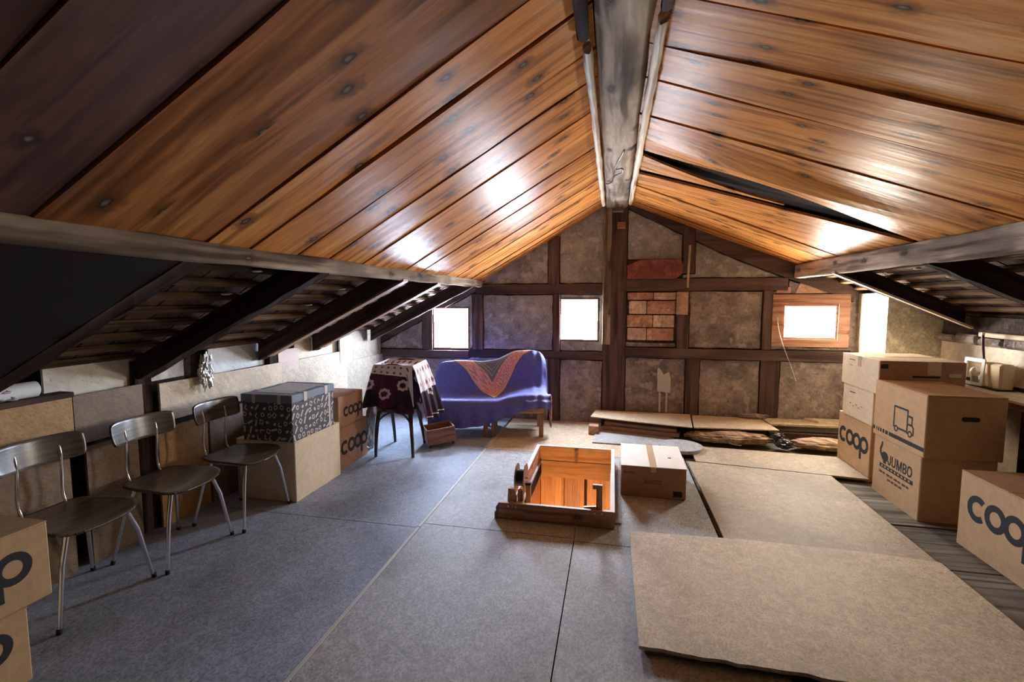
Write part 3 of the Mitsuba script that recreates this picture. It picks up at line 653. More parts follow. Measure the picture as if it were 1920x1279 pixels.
def carton(label, x0, x1, y0, y1, z0, z1, m='card', group=None, tape_axis=None, rot=0.0, bulge=0.0, name='cardboard_box'):
    k = thing(name, label, 'box', group)
    Rm = trimesh.transformations.rotation_matrix(rot, (0, 0, 1), ((x0 + x1) / 2, (y0 + y1) / 2, 0))
    def P_(n, mesh, mm, **kw):
        mesh.apply_transform(Rm); return put(k, n, mesh, mm, **kw)
    body = cbox(x0, x1, y0, y1, z0, z1 - 0.006, 0.005)
    P_('body', body, m)
    if tape_axis == 'y':
        xm = (x0 + x1) / 2
        P_('flap', cbox(x0, xm - .002, y0, y1, z1 - .0065, z1, .0015), m); P_('flap', cbox(xm + .002, x1, y0, y1, z1 - .0065, z1, .0015), m)
        P_('tape', trimesh.util.concatenate([cbox(xm - .03, xm + .03, y0 - .001, y1 + .001, z1, z1 + .0012, .0004), cbox(xm - .03, xm + .03, y0 - .0018, y0, z1 - .07, z1 + .001, .0004)]), 'tape')
    else:
        ym = (y0 + y1) / 2
        P_('flap', cbox(x0, x1, y0, ym - .002, z1 - .0065, z1, .0015), m); P_('flap', cbox(x0, x1, ym + .002, y1, z1 - .0065, z1, .0015), m)
        if tape_axis: P_('tape', trimesh.util.concatenate([cbox(x0 - .001, x1 + .001, ym - .03, ym + .03, z1, z1 + .0012, .0004), cbox(x0 - .0018, x0, ym - .03, ym + .03, z1 - .09, z1 + .001, .0004)]), 'tape')
    return k, Rm

def printed(k, Rm, poly, M, m='ink', name='lettering', label='dark printed lettering', h=0.0012):
    mesh = ext(poly, h, M); mesh.apply_transform(Rm); put(k, name, mesh, m, label=label, kind='stuff' if name == 'print' and hasattr(poly, 'geoms') else None)

# --- right-hand cartons
k, R0 = carton('moving box with round four-letter print at the bottom of the far right stack', 2.175, 2.62, 4.565, 5.16, -0.02, 0.478)
printed(k, R0, coop_poly(0.150), on_face('-x', (2.175, 5.13, 0.20)))
k, R0 = carton('plain pale carton between a printed box and a wide carton in the right stack', 2.165, 2.62, 4.54, 5.08, 0.478, 0.766, 'card_light')
printed(k, R0, unary_union([sbox(0, 0, 0.10, 0.008)] + [sbox(0.01 + .05 * i, -0.10 - .02 * (i % 2), 0.04 + .05 * i, -0.095 - .02 * (i % 2)) for i in range(5)]), on_face('-x', (2.165, 4.95, 0.70)), 'ink_soft', 'print', 'faint printed line')
k, R0 = carton('wide long carton lying on top of the right stack below the pale pier', 2.16, 2.768, 4.475, 5.12, 0.766, 1.048, 'card_light', tape_axis='x')
printed(k, R0, unary_union([sbox(0, 0, 0.10, 0.007), sbox(0.01, -0.05, 0.06, -0.045)]), on_face('-x', (2.16, 4.98, 1.0)), 'ink_soft', 'print', 'faint printed line')
sm = cbox(2.16, 2.768, 4.462, 4.474, 0.770, 1.044, .002); put(k, 'shaded_end', sm, 'card_red', label='end panel with its shade put into darker brown')  # darker card paints the shade on the camera-facing end
printed(k, R0, sbox(0, 0, 0.055, 0.035), on_face('-y', (2.165, 4.462, 0.985)), 'ink', 'label', 'small black label')
printed(k, R0, sbox(0, 0, 0.095, 0.105), on_face('-y', (2.50, 4.462, 0.939)), 'tape', 'tape_tab', 'tan tape tab')
printed(k, R0, sbox(0, 0, 0.19, 0.016), on_face('-y', (2.40, 4.462, 0.915)), 'ink', 'print', 'black printed line')
printed(k, R0, sbox(0, 0, 0.085, 0.03), on_face('-y', (2.655, 4.462, 0.925)), 'print_pale', 'label', 'small pale label')
k, R0 = carton('moving box with elephant emblem and block capitals under the removal truck box', 2.145, 2.60, 3.82, 4.44, -0.028, 0.448)
o = (2.145, 4.34, 0.0); MJ = on_face('-x', o)
tm = meshkit.text_mesh('JUMBO', 0.075, 0.0012, True); tm.apply_scale((0.86, 1, 1)); tm.apply_transform(on_face('-x', (2.145, 4.235, 0.255))); put(k, 'lettering', tm, 'ink', label='dark printed lettering')
trunk = LineString(curve([(0.02, 0.40, 0), (0.012, 0.375, 0), (0.0, 0.345, 0), (0.012, 0.31, 0), (0.04, 0.285, 0)], 16)[:, :2]).buffer(0.011)
emb = unary_union([trunk, affinity.scale(Point(0.065, 0.30).buffer(0.048), 1.0, 0.8), sbox(0.045, 0.245, 0.085, 0.29)])  # elephant head and trunk as one printed shape
printed(k, R0, emb, MJ, name='emblem', label='dark printed emblem')
printed(k, R0, sbox(0, 0.205, 0.44, 0.235).difference(unary_union([sbox(0.02 + .045 * i, 0.213, 0.045 + .045 * i, 0.228) for i in range(9)])), MJ, name='print', label='dark printed band')
small = [sbox(0.0 + .052 * i, 0.16, 0.042 + .052 * i - .012 * (i % 2), 0.176) for i in range(8)] + [sbox(0.12 + .05 * i, 0.125, 0.158 + .05 * i, 0.14) for i in range(4)]
printed(k, R0, unary_union(small), MJ, 'ink_soft', 'print', 'two faint lines of small print')
k, R0 = carton('moving box printed with a removal truck outline and a dark band, with a hand hole', 2.135, 2.605, 3.785, 4.455, 0.448, 0.893)
st = [sbox(0.0, 0, 0.025, 0.03), sbox(0.05, 0, 0.06, 0.03), sbox(0.075, 0, 0.09, 0.03), sbox(0.105, 0, 0.125, 0.03), sbox(0.14, 0, 0.165, 0.03), sbox(0.18, 0, 0.215, 0.03), sbox(0.232, 0, 0.662, 0.03)]
printed(k, R0, unary_union(st), on_face('-x', (2.135, 4.452, 0.488)), name='print', label='dark band that breaks up to the left')
lw = 0.007
tr = unary_union([LineString(c).buffer(lw, cap_style=3) for c in ([(0, 0.03), (0, 0.185), (0.17, 0.185), (0.17, 0.025), (0.055, 0.025)], [(0.17, 0.145), (0.225, 0.145), (0.225, 0.085), (0.245, 0.07), (0.245, 0.02), (0.232, 0.02)], [(0.17, 0.085), (0.225, 0.085)], [(0.17, 0.02), (0.182, 0.02)], [(0, 0.03), (0.01, 0.03)])]
                  + [Point(x, 0.018).buffer(0.025).difference(Point(x, 0.018).buffer(0.014)) for x in (0.033, 0.207)])
printed(k, R0, tr, on_face('-x', (2.135, 4.165, 0.552)), name='truck_print', label='outline of a removal truck')
hh = LineString([(0, 0), (0.075, 0)]).buffer(0.016); printed(k, R0, hh, on_face('-y', (2.36, 3.785, 0.735)), 'ink', 'hand_hole', 'dark slot for the hand')
k, R0 = carton('moving box with round four-letter print standing nearest the camera on the right', 2.215, 2.75, 2.78, 3.54, -0.028, 0.462)
printed(k, R0, coop_poly(0.165), on_face('-x', (2.215, 3.465, 0.18)))
# --- cartons on the left
k, R0 = carton('square carton with round print under its twin beside the bentwood chair', -2.86, -2.405, 3.835, 4.34, 0, 0.385, 'card_red')
printed(k, R0, coop_poly(0.135), on_face('+x', (-2.405, 3.86, 0.12)))
k, R0 = carton('carton with smaller round print on top behind the black and white paper box', -2.86, -2.405, 3.835, 4.27, 0.385, 0.672, 'card_red')
printed(k, R0, coop_poly(0.095), on_face('+x', (-2.405, 3.92, 0.47)))
k, R0 = carton('lower of the two cartons stacked at the left edge nearest the camera', -2.72, -2.30, 0.78, 1.40, 0, 0.312)
printed(k, R0, coop_poly(0.130), on_face('+x', (-2.30, 0.88, 0.135)))
k, R0 = carton('upper of the two cartons stacked at the left edge nearest the camera', -2.74, -2.30, 0.86, 1.492, 0.312, 0.632)
printed(k, R0, coop_poly(0.130), on_face('+x', (-2.30, 0.965, 0.425)))
k, R0 = carton('plain pale carton under the black and white patterned paper box', -2.86, -2.345, 3.14, 3.755, 0, 0.474, 'card_light')
# patterned gift box with lid
k = thing('paper_storage_box', 'dark lidded paper box printed with small pale motifs on a pale carton', 'box')
put(k, 'body', cbox(-2.775, -2.345, 3.125, 3.675, 0.4742, 0.80, 0.004), 'deco_paper')
put(k, 'lid', cbox(-2.782, -2.338, 3.118, 3.682, 0.772, 0.834, 0.005), 'deco_lid')
put(k + '__lid', 'label_sheet', cbox(-2.72, -2.40, 3.20, 3.60, 0.834, 0.8355, 0.0005), 'deco_strap', label='pale label sheet')
for y in (3.26, 3.535):
    put(k + '__lid', 'strap', trimesh.util.concatenate([cbox(-2.784, -2.336, y, y + 0.04, 0.834, 0.8362, .0005), cbox(-2.3375, -2.3350, y, y + 0.04, 0.765, 0.836, .0005)]), 'deco_strap')
for x in (-2.68, -2.46): put(k + '__lid', 'strap', cbox(x, x + 0.03, 3.1155, 3.118, 0.765, 0.836, .0005), 'deco_strap')
put(k, 'stripe', cbox(-2.345, -2.3440, 3.60, 3.622, 0.478, 0.768, .0003), 'deco_strap', label='pale vertical stripe')
# --- white-topped carton beside the hatch
k = thing('white_topped_carton', 'low brown carton with white top flaps right beside the open hatch', 'box')
RB = trimesh.transformations.rotation_matrix(-0.012, (0, 0, 1), (0.33, 3.8, 0))
def PB(n, mesh, m, **kw): mesh.apply_transform(RB); return put(k, n, mesh, m, **kw)
PB('body', cbox(0.085, 0.575, 3.795, 4.375, 0.0, 0.243, 0.006), 'card_red')
for nm, xa, xb in (('flap', 0.082, 0.303), ('flap', 0.358, 0.579)): PB(nm, cbox(xa, xb, 3.79, 4.38, 0.244, 0.250, 0.002), 'card_white', label='white top flap')
PB('tape', cbox(0.303, 0.358, 3.79, 4.38, 0.243, 0.2475, 0.001), 'tape')
PB('tape', cbox(0.31, 0.352, 3.7935, 3.795, 0.205, 0.245, 0.0005), 'tape')
tm = meshkit.text_mesh('DAIGO', 0.014, 0.001, True); tm.apply_transform(on_face('-y', (0.126, 3.795, 0.186))); PB('lettering', tm, 'ink_soft', label='small dark lettering')
PB('lettering', ext(Point(0, 0).buffer(0.009).difference(Point(0, 0).buffer(0.004)), 0.001, on_face('-y', (0.112, 3.795, 0.193))), 'ink_soft', label='small ring mark')
tm = meshkit.text_mesh('ASKOI', 0.030, 0.001); tm.apply_transform(on_face('-y', (0.262, 3.795, 0.112))); PB('lettering', tm, 'ink_soft', label='faint large lettering')
PB('label', ext(sbox(0, 0, 0.068, 0.044), 0.001, on_face('-y', (0.480, 3.795, 0.022))), 'ink', label='dark printed square')
PB('label', ext(sbox(0, 0, 0.024, 0.028).difference(unary_union([sbox(.006, .006, .010, .022), sbox(.014, .006, .018, .022)])), 0.001, on_face('top', (0.46, 4.03, 0.250))), 'ink', label='small black mark')

# ---------------------------------------------------------------- loose sheets of chipboard and fibreboard on the floor
def slab(name, poly, z0, z1, m, label, cat='board', tilt=None, **k):
    mm = ext(Polygon(poly), z1 - z0, fr((0, 0, z0), (1, 0, 0), (0, 1, 0)))
    if tilt: mm.apply_transform(tilt)
    return single(name, mm, m, label, cat, **k)
def ragged(a, b, n=26, amp=0.004, seed=1):
    r = np.random.default_rng(seed); a, b = np.array(a, float), np.array(b, float); d = (b - a) / np.linalg.norm(b - a); nrm = np.array([-d[1], d[0]])
    return [tuple(a + (b - a) * t + nrm * r.normal(0, amp) * (0 < t < 1)) for t in np.linspace(0, 1, n)]
front_poly = [(0.130, 3.118), (0.83, 3.155), (1.50, 3.14)] + [(1.872, 3.10), (1.868, 2.60), (1.86, 1.975)] + ragged((1.86, 1.975), (0.137, 2.052), 40, 0.003)[1:]
slab('chipboard_sheet', front_poly, 0.024, 0.040, 'chip_tan', 'large pale chipboard sheet lying on top in the right foreground')
slab('chipboard_sheet', [(0.730, 2.45), (1.882, 2.40), (1.884, 4.555), (0.722, 4.70)], 0.004, 0.020, 'chip_brown', 'chipboard sheet between the white-topped carton and the removal truck box')
slab('chipboard_sheet', [(0.80, 4.715), (2.17, 4.53), (2.165, 5.13), (0.80, 5.22)], 0.004, 0.020, 'chip_brown', 'narrow chipboard sheet running to the foot of the right carton stack')
slab('chipboard_sheet', [(-0.195, 5.16), (0.665, 5.13), (0.665, 5.66), (-0.17, 5.67)], 0.004, 0.014, 'chip_floor', 'small grey sheet on the floor behind the hatch and the white-topped carton')
slab('chipboard_sheet', [(0.040, 3.285), (0.080, 3.285), (0.084, 4.62), (0.040, 4.62)], 0.002, 0.010, 'chip_floor', 'thin grey strip of board along the right side of the hatch')
wbox_k = thing('wood_batten', 'short dark batten under the near edge of the large front sheet', 'batten'); m_ = cbox(0.16, 0.36, 2.06, 2.12, 0.001, 0.024, 0.003); scene[wbox_k] = mikit.ply(m_, 'mat_old_plank', False, uv=guv(m_, (1, 0, 0)))
single('round_board', ext(Point(0.71, 5.10).buffer(0.21, 24), 0.035, fr((0, 0, 0.020), (1, 0, 0), (0, 1, 0))), 'chip_floor', 'round wooden disk lying on the floor behind the white-topped carton', 'board')

# raised boards along the back wall and what lies under them
def flatboard(name, quad, z, th, m, label, sag=0.0):
    n = 9; q = np.array(quad, float); v = []; f = []
    for i in range(n):
        t = i / (n - 1)
        a, b = q[0] + (q[1] - q[0]) * t, q[3] + (q[2] - q[3]) * t
        dz = z - sag * math.sin(math.pi * t) - sag * 0.6 * t
        v += [(a[0], a[1], dz), (b[0], b[1], dz), (b[0], b[1], dz + th), (a[0], a[1], dz + th)]
    for i in range(n - 1):
        for j in range(4):
            A, B, C, D = i * 4 + j, i * 4 + (j + 1) % 4, (i + 1) * 4 + (j + 1) % 4, (i + 1) * 4 + j
            f += [[A, B, C], [A, C, D]]
    f += [[0, 2, 1], [0, 3, 2], [4 * n - 4, 4 * n - 3, 4 * n - 2], [4 * n - 4, 4 * n - 2, 4 * n - 1]]
    m_ = trimesh.Trimesh(v, f, process=False)
    if m_.volume < 0: m_.invert()
    return single(name, m_, m, label, 'board')
flatboard('fibreboard_sheet', [(-0.24, 5.66), (0.865, 5.40), (0.93, 6.02), (-0.19, 6.03)], 0.163, 0.010, 'chip_tan', 'bent fibreboard sheet raised on wood blocks in front of the central post', 0.004)
flatboard('fibreboard_sheet', [(0.885, 5.44), (1.76, 5.50), (1.70, 6.02), (0.95, 6.02)], 0.150, 0.012, 'chip_tan', 'middle one of the raised boards along the back wall over a bag of wool', 0.0)
flatboard('fibreboard_sheet', [(1.74, 5.74), (2.56, 5.77), (2.60, 6.02), (1.72, 6.02)], 0.150, 0.020, 'chip_tan', 'raised board at the back wall left of the right carton stack', 0.0)
flatboard('fibreboard_sheet', [(2.27, 5.86), (2.62, 5.86), (2.62, 6.02), (2.18, 6.02)], 0.1705, 0.022, 'cream_board', 'short pale offcut lying on the right raised board', 0.0)
def wthing(name, mesh, m, axis, label, cat, group=None): return single(name, mesh, m, label, cat, group, uv=guv(mesh, axis))
wthing('wood_block', cbox(-0.255, -0.14, 5.50, 5.62, 0.0, 0.098, 0.004), 'curb_wood', (0, 1, 0), 'reddish wood block under the left corner of the bent board', 'block')
def plank(a, b, w, z0, z1, label):
    a, b = np.array(a, float), np.array(b, float); d = (b - a) / np.linalg.norm(b - a); nn = np.array([-d[1], d[0]]) * w
    q = [a, b, b + nn, a + nn]; m_ = hexa([(*p, z0) for p in q], [(*p, z1) for p in q]); return wthing('wood_plank', m_, 'curb_wood', (*d, 0), label, 'plank')
plank((-0.10, 5.70), (0.745, 5.52), 0.10, 0.015, 0.058, 'lower of two reddish planks under the bent board')
plank((-0.08, 5.74), (0.72, 5.56), 0.12, 0.0585, 0.096, 'upper of two reddish planks under the bent board')
wthing('wood_block', cbox(-0.12, 0.0, 5.88, 6.0, 0.0, 0.160, 0.005), 'dark_timber', (1, 0, 0), 'dark block under the bent board at the wall', 'block')
wthing('wood_block', cbox(0.78, 0.90, 5.80, 6.0, 0.0, 0.15, 0.005), 'dark_timber', (1, 0, 0), 'dark block hidden under the joint of the raised boards', 'block')
wthing('wood_plank', cbox(1.75, 2.60, 5.78, 5.98, 0.085, 0.1495, 0.005), 'old_plank', (1, 0, 0), 'thick brown plank under the right raised board', 'plank')
wthing('wood_plank', cbox(1.72, 2.60, 5.70, 5.98, 0.0, 0.084, 0.005), 'dark_timber', (1, 0, 0), 'dark bottom plank under the right raised board', 'plank')
wthing('wood_plank', cbox(0.95, 1.70, 5.72, 5.98, 0.0, 0.1495, 0.006), 'dark_timber', (1, 0, 0), 'dark timber under the middle raised board', 'plank')
def lumpy(c, r, seed, amp=0.25, sub=4, fl=0.0, freq=2.2):
    m_ = trimesh.creation.icosphere(sub, 1.0); v = np.array(m_.vertices); n_ = meshkit.fbm(v * freq + seed * 7.3, 4, seed) - 0.5
    v = v * (1 + 2 * amp * n_)[:, None] * np.array(r) + np.array(c); v[:, 2] = np.maximum(v[:, 2], fl); m_.vertices = v; return m_
k = thing('insulation_bag', 'long wrinkled brown bag of wool insulation under the middle raised board', 'bag')
put(k, 'body', lumpy((1.25, 5.47, 0.060), (0.44, 0.14, 0.072), 3, 0.22, 5, 0.022, 3.0), 'wool', smooth=True)
put(k, 'string', tube(curve([(1.22, 5.31, 0.05), (1.27, 5.305, 0.032), (1.34, 5.31, 0.026)], 10), 0.004, 6), 'white_plastic', True, label='white string end')
k = thing('insulation_roll', 'flattened tan roll of insulation beside the foot of the right carton stack', 'roll')
put(k, 'body', lumpy((2.18, 5.42, 0.055), (0.33, 0.15, 0.06), 9, 0.15, 5, 0.022, 3.0), 'wool', smooth=True)
k = thing('plastic_bag', 'knotted black plastic bag between the two insulation bundles', 'bag')
put(k, 'body', lumpy((1.76, 5.36, 0.055), (0.085, 0.09, 0.055), 5, 0.35, 5, 0.021, 3.0), 'black_film', smooth=True)
put(k, 'knot', lumpy((1.72, 5.40, 0.115), (0.06, 0.05, 0.04), 6, 0.5, 4, 0.0, 3.0), 'black_film', smooth=True)
single('rubble_pile', lumpy((1.62, 5.985, 0.19), (0.16, 0.04, 0.035), 12, 0.4, 4, 0.1625, 3), 'wall_plaster', 'heap of crumbled plaster on the middle raised board at the wall', 'rubble', smooth=True)
# grey paper cut-out on the wall
k = thing('paper_scrap', 'torn grey paper on two thin sticks against the back wall above the raised boards', 'paper')
put(k, 'sheet', wallz(Polygon([(0.545, 0.43), (0.70, 0.42), (0.70, 0.60), (0.68, 0.67), (0.65, 0.665), (0.62, 0.64), (0.585, 0.69), (0.565, 0.72), (0.54, 0.715)]), YW - 0.010, YW - 0.004), 'grey_paper')
for x in (0.565, 0.645): put(k, 'stick', wallz(sbox(x, 0.175, x + 0.022, 0.42), YW - 0.014, YW - 0.004), 'grey_paper')
single('cord', tube(curve([(1.845, 6.015, 1.35), (1.87, 6.01, 1.18), (1.93, 5.995, 0.98), (2.0, 5.99, 0.80), (2.06, 5.985, 0.62)], 20), 0.0028, 6), 'white_plastic', 'thin white cord hanging below the right window frame', 'cord', smooth=True)

# ---------------------------------------------------------------- hatch with curb, reel and fittings
HX0, HX1, HY0, HY1, HZ = -0.70, 0.035, 3.20, 4.535, 0.135
k = thing('stair_hatch', 'open floor hatch with a low wooden curb around the stairwell', 'hatch')
wput(k, 'curb_board', cbox(HX0 - 0.075, HX1, HY0, HY0 + 0.03, -0.0, 0.118, 0.004), 'curb_wood', (1, 0, 0), label='front curb board')
wput(k, 'curb_board', cbox(HX0, HX1, HY1 - 0.03, HY1, 0.0, HZ + 0.005, 0.004), 'plywood', (1, 0, 0), label='back curb board')
lm = hexa([(HX0, HY0 + .031, 0), (HX0 + .03, HY0 + .031, 0), (HX0 + .03, HY1 - .031, 0), (HX0, HY1 - .031, 0)], [(HX0, HY0 + .031, 0.115), (HX0 + .03, HY0 + .031, 0.115), (HX0 + .03, HY1 - .031, HZ + .005), (HX0, HY1 - .031, HZ + .005)])
wput(k, 'curb_board', lm, 'curb_wood', (0, 1, 0))
rm = hexa([(HX1 - .03, HY0 + .031, 0), (HX1, HY0 + .031, 0), (HX1, HY1 - .031, 0), (HX1 - .03, HY1 - .031, 0)], [(HX1 - .03, HY0 + .031, 0.115), (HX1, HY0 + .031, 0.115), (HX1, HY1 - .031, HZ + .005), (HX1 - .03, HY1 - .031, HZ + .005)])
wput(k, 'curb_board', rm, 'curb_wood', (0, 1, 0))
# pale strips paint the light caught by the curb rims
put(k, 'lit_edge', cbox(HX0 + 0.10, HX1 - 0.16, HY0 - .001, HY0 + .028, 0.1182, 0.1215, .001), 'card_white', label='pale strip painting the lit top edge'); put(k, 'lit_edge', cbox(HX1 - 0.075, HX1, HY0 - .001, HY0 + .028, 0.1182, 0.1215, .001), 'card_white')
def rim(x0, x1, y0, y1, za, zb): return hexa([(x0, y0, za), (x1, y0, za), (x1, y1, zb), (x0, y1, zb)], [(x0, y0, za + .003), (x1, y0, za + .003), (x1, y1, zb + .003), (x0, y1, zb + .003)])
put(k, 'lit_edge', rim(HX0, HX0 + .03, HY0 + .031, HY1 - .031, 0.1152, HZ + .0052), 'card_white'); put(k, 'lit_edge', rim(HX1 - .03, HX1, HY0 + .031, HY1 - .031, 0.1152, HZ + .0052), 'card_white'); put(k, 'lit_edge', cbox(HX0, HX1, HY1 - .03, HY1, HZ + .0052, HZ + .0082, .001), 'card_white')
wput(k, 'stepped_block', ext(Polygon([(-0.80, 0), (-0.776, 0), (-0.776, 0.105), (-0.79, 0.085), (-0.79, 0.055), (-0.80, 0.05)]), 0.028, fr((0, HY0 + .029, 0), (1, 0, 0), (0, 0, 1))), 'curb_wood', (0, 0, 1))
# stairwell shaft below
sx0, sx1, sy0, sy1, zb = -0.665, 0.003, 3.234, 4.503, -2.3
for nm, a in (('shaft_panel', (sx0 - .02, sx0, sy0, sy1, zb, -0.001)), ('shaft_panel', (sx1, sx1 + .02, sy0, sy1, zb, -0.001)), ('shaft_panel', (sx0, sx1, sy1 - 0.004, sy1 + .016, -0.16, -0.001)), ('shaft_panel', (sx0, sx1, sy0 - .02, sy0, zb, -0.12))):
    wput(k, nm, cbox(*a, .001), 'plywood', (0, 1, 0) if nm == 'x' else (1, 0, 0))
wput(k, 'shaft_panel', cbox(sx0, -0.46, sy1 + 0.02, sy1 + .04, zb, -0.14, .002), 'plywood', (0, 0, 1)); wput(k, 'shaft_panel', cbox(-0.46, -0.28, sy1 + 0.16, sy1 + .18, zb, -0.14, .002), 'plywood', (0, 0, 1), label='recessed door panel')
wput(k, 'shaft_panel', cbox(-0.46, -0.44, sy1 + 0.02, sy1 + .16, zb, -0.14, .002), 'plywood', (0, 0, 1)); wput(k, 'shaft_panel', cbox(-0.285, -0.24, sy1 + 0.01, sy1 + .16, zb, -0.14, .004), 'plywood', (0, 0, 1)); wput(k, 'shaft_panel', cbox(-0.24, -0.215, sy1 + 0.02, sy1 + .04, zb, -0.14, .004), 'dark_timber', (0, 0, 1)); wput(k, 'shaft_panel', cbox(-0.215, sx1, sy1 + 0.012, sy1 + .04, zb, -0.14, .002), 'plywood', (0, 0, 1))
wput(k, 'shaft_floor', cbox(sx0 - .1, sx1 + .1, sy0 - .1, sy1 + .3, zb - .05, zb, .002), 'plywood', (0, 1, 0)); wput(k, 'shaft_panel', cbox(sx0, sx1, sy1 + 0.02, sy1 + .2, -0.16, -0.14, .002), 'plywood', (1, 0, 0))
# fittings
peg = Polygon([(-0.018, 0.09), (0.018, 0.09), (0.018, -0.01), (0.0, -0.05), (-0.018, -0.01)])
wput(k, 'latch', ext(peg, 0.02, fr((-0.32, HY1 - 0.03, 0.035), (1, 0, 0), (0, 0, 1))), 'curb_wood', (0, 0, 1), label='pointed wooden turn latch')
put(k, 'screw', cyl(0.004, 0.004, (-0.32, HY1 - 0.052, 0.10), (0, 1, 0), 10), 'metal')
hook = Polygon([(0, 0), (0.125, 0), (0.125, 0.20), (0.06, 0.20), (0.06, 0.172), (0.085, 0.172), (0.085, 0.05), (0, 0.04)])
hb = wput(k, 'hook_bracket', ext(hook, 0.022, fr((-0.175, HY0 + .054, 0.085), (1, 0, 0), (0, 0, 1))), 'curb_wood', (0, 0, 1), label='upright plywood hook')
put(hb, 'lit_edge', cbox(-0.115, -0.05, HY0 + .031, HY0 + .055, 0.2853, 0.288, .0008), 'card_white')  # pale strip paints the lit top of the hook
wput(k, 'reel_post', ext(Polygon([(0, 0), (0.095, 0), (0.07, 0.155), (0.025, 0.16), (0.02, 0.05), (-0.01, 0.0)]), 0.03, fr((-0.735, HY0 + .072, 0.05), (1, 0, 0), (0, 0, 1))), 'curb_wood', (0, 0, 1))
wput(k, 'reel_post', cbox(-0.645, -0.605, HY0 + .06, HY0 + .09, 0.06, 0.195, .004), 'curb_wood', (0, 0, 1)); wput(k, 'reel_post', cbox(-0.715, -0.60, HY0 + .035, HY0 + .10, 0.06, 0.115, .004), 'curb_wood', (1, 0, 0))
lv = wput(k, 'lever', hexa([(-0.585, 3.30, 0.0), (-0.555, 3.30, 0.0), (-0.555, 3.33, 0.0), (-0.585, 3.33, 0.0)], [(-0.60, 3.33, 0.205), (-0.565, 3.33, 0.205), (-0.565, 3.36, 0.205), (-0.60, 3.36, 0.205)]), 'plywood', (0, 0, 1), label='wooden lever'); put(lv, 'tip', cbox(-0.603, -0.562, 3.327, 3.363, 0.205, 0.225, .004), 'rubber')
rc = np.array([-0.645, 3.40, 0.235])
for dx in (-0.032, 0.032): put(k + '__reel', 'disc', cyl(0.105, 0.005, rc + [dx, 0, 0], (1, 0, 0), 40), 'metal', 30)
put(k + '__reel', 'hub', cyl(0.06, 0.06, rc, (1, 0, 0), 24), 'rubber', 30); put(k + '__reel', 'axle', cyl(0.012, 0.105, rc, (1, 0, 0), 16), 'chrome', 30)
for x, z in ((-0.70, 0.098), (-0.645, 0.095), (-0.69, 0.018), (-0.10, 0.10), (-0.05, 0.104), (-0.15, 0.10)): put(k, 'screw', cyl(0.006, 0.004, (x, HY0 - .001, z), (0, 1, 0), 10), 'chrome')
k = thing('stairwell_fill_bulb', 'added unseen bulb that lights the stairwell under the hatch', 'lamp')
gl = trimesh.creation.icosphere(2, 0.06); gl.apply_translation((-0.33, 3.42, -1.1)); scene[k + '__bulb'] = mikit.ply(gl, 'mat_paper_white', True, emitter={'type': 'area', 'radiance': {'type': 'rgb', 'value': [float(c) for c in STAIR_FILL]}})  # bulb added out of view to brighten the shaft walls
put(k, 'socket', cyl(0.02, 0.08, (-0.33, 3.33, -1.1), (0, 1, 0), 16), 'rubber', 30); put(k, 'bracket', cyl(0.012, 0.10, (-0.33, 3.285, -1.1), (0, 1, 0), 12), 'metal', 30)

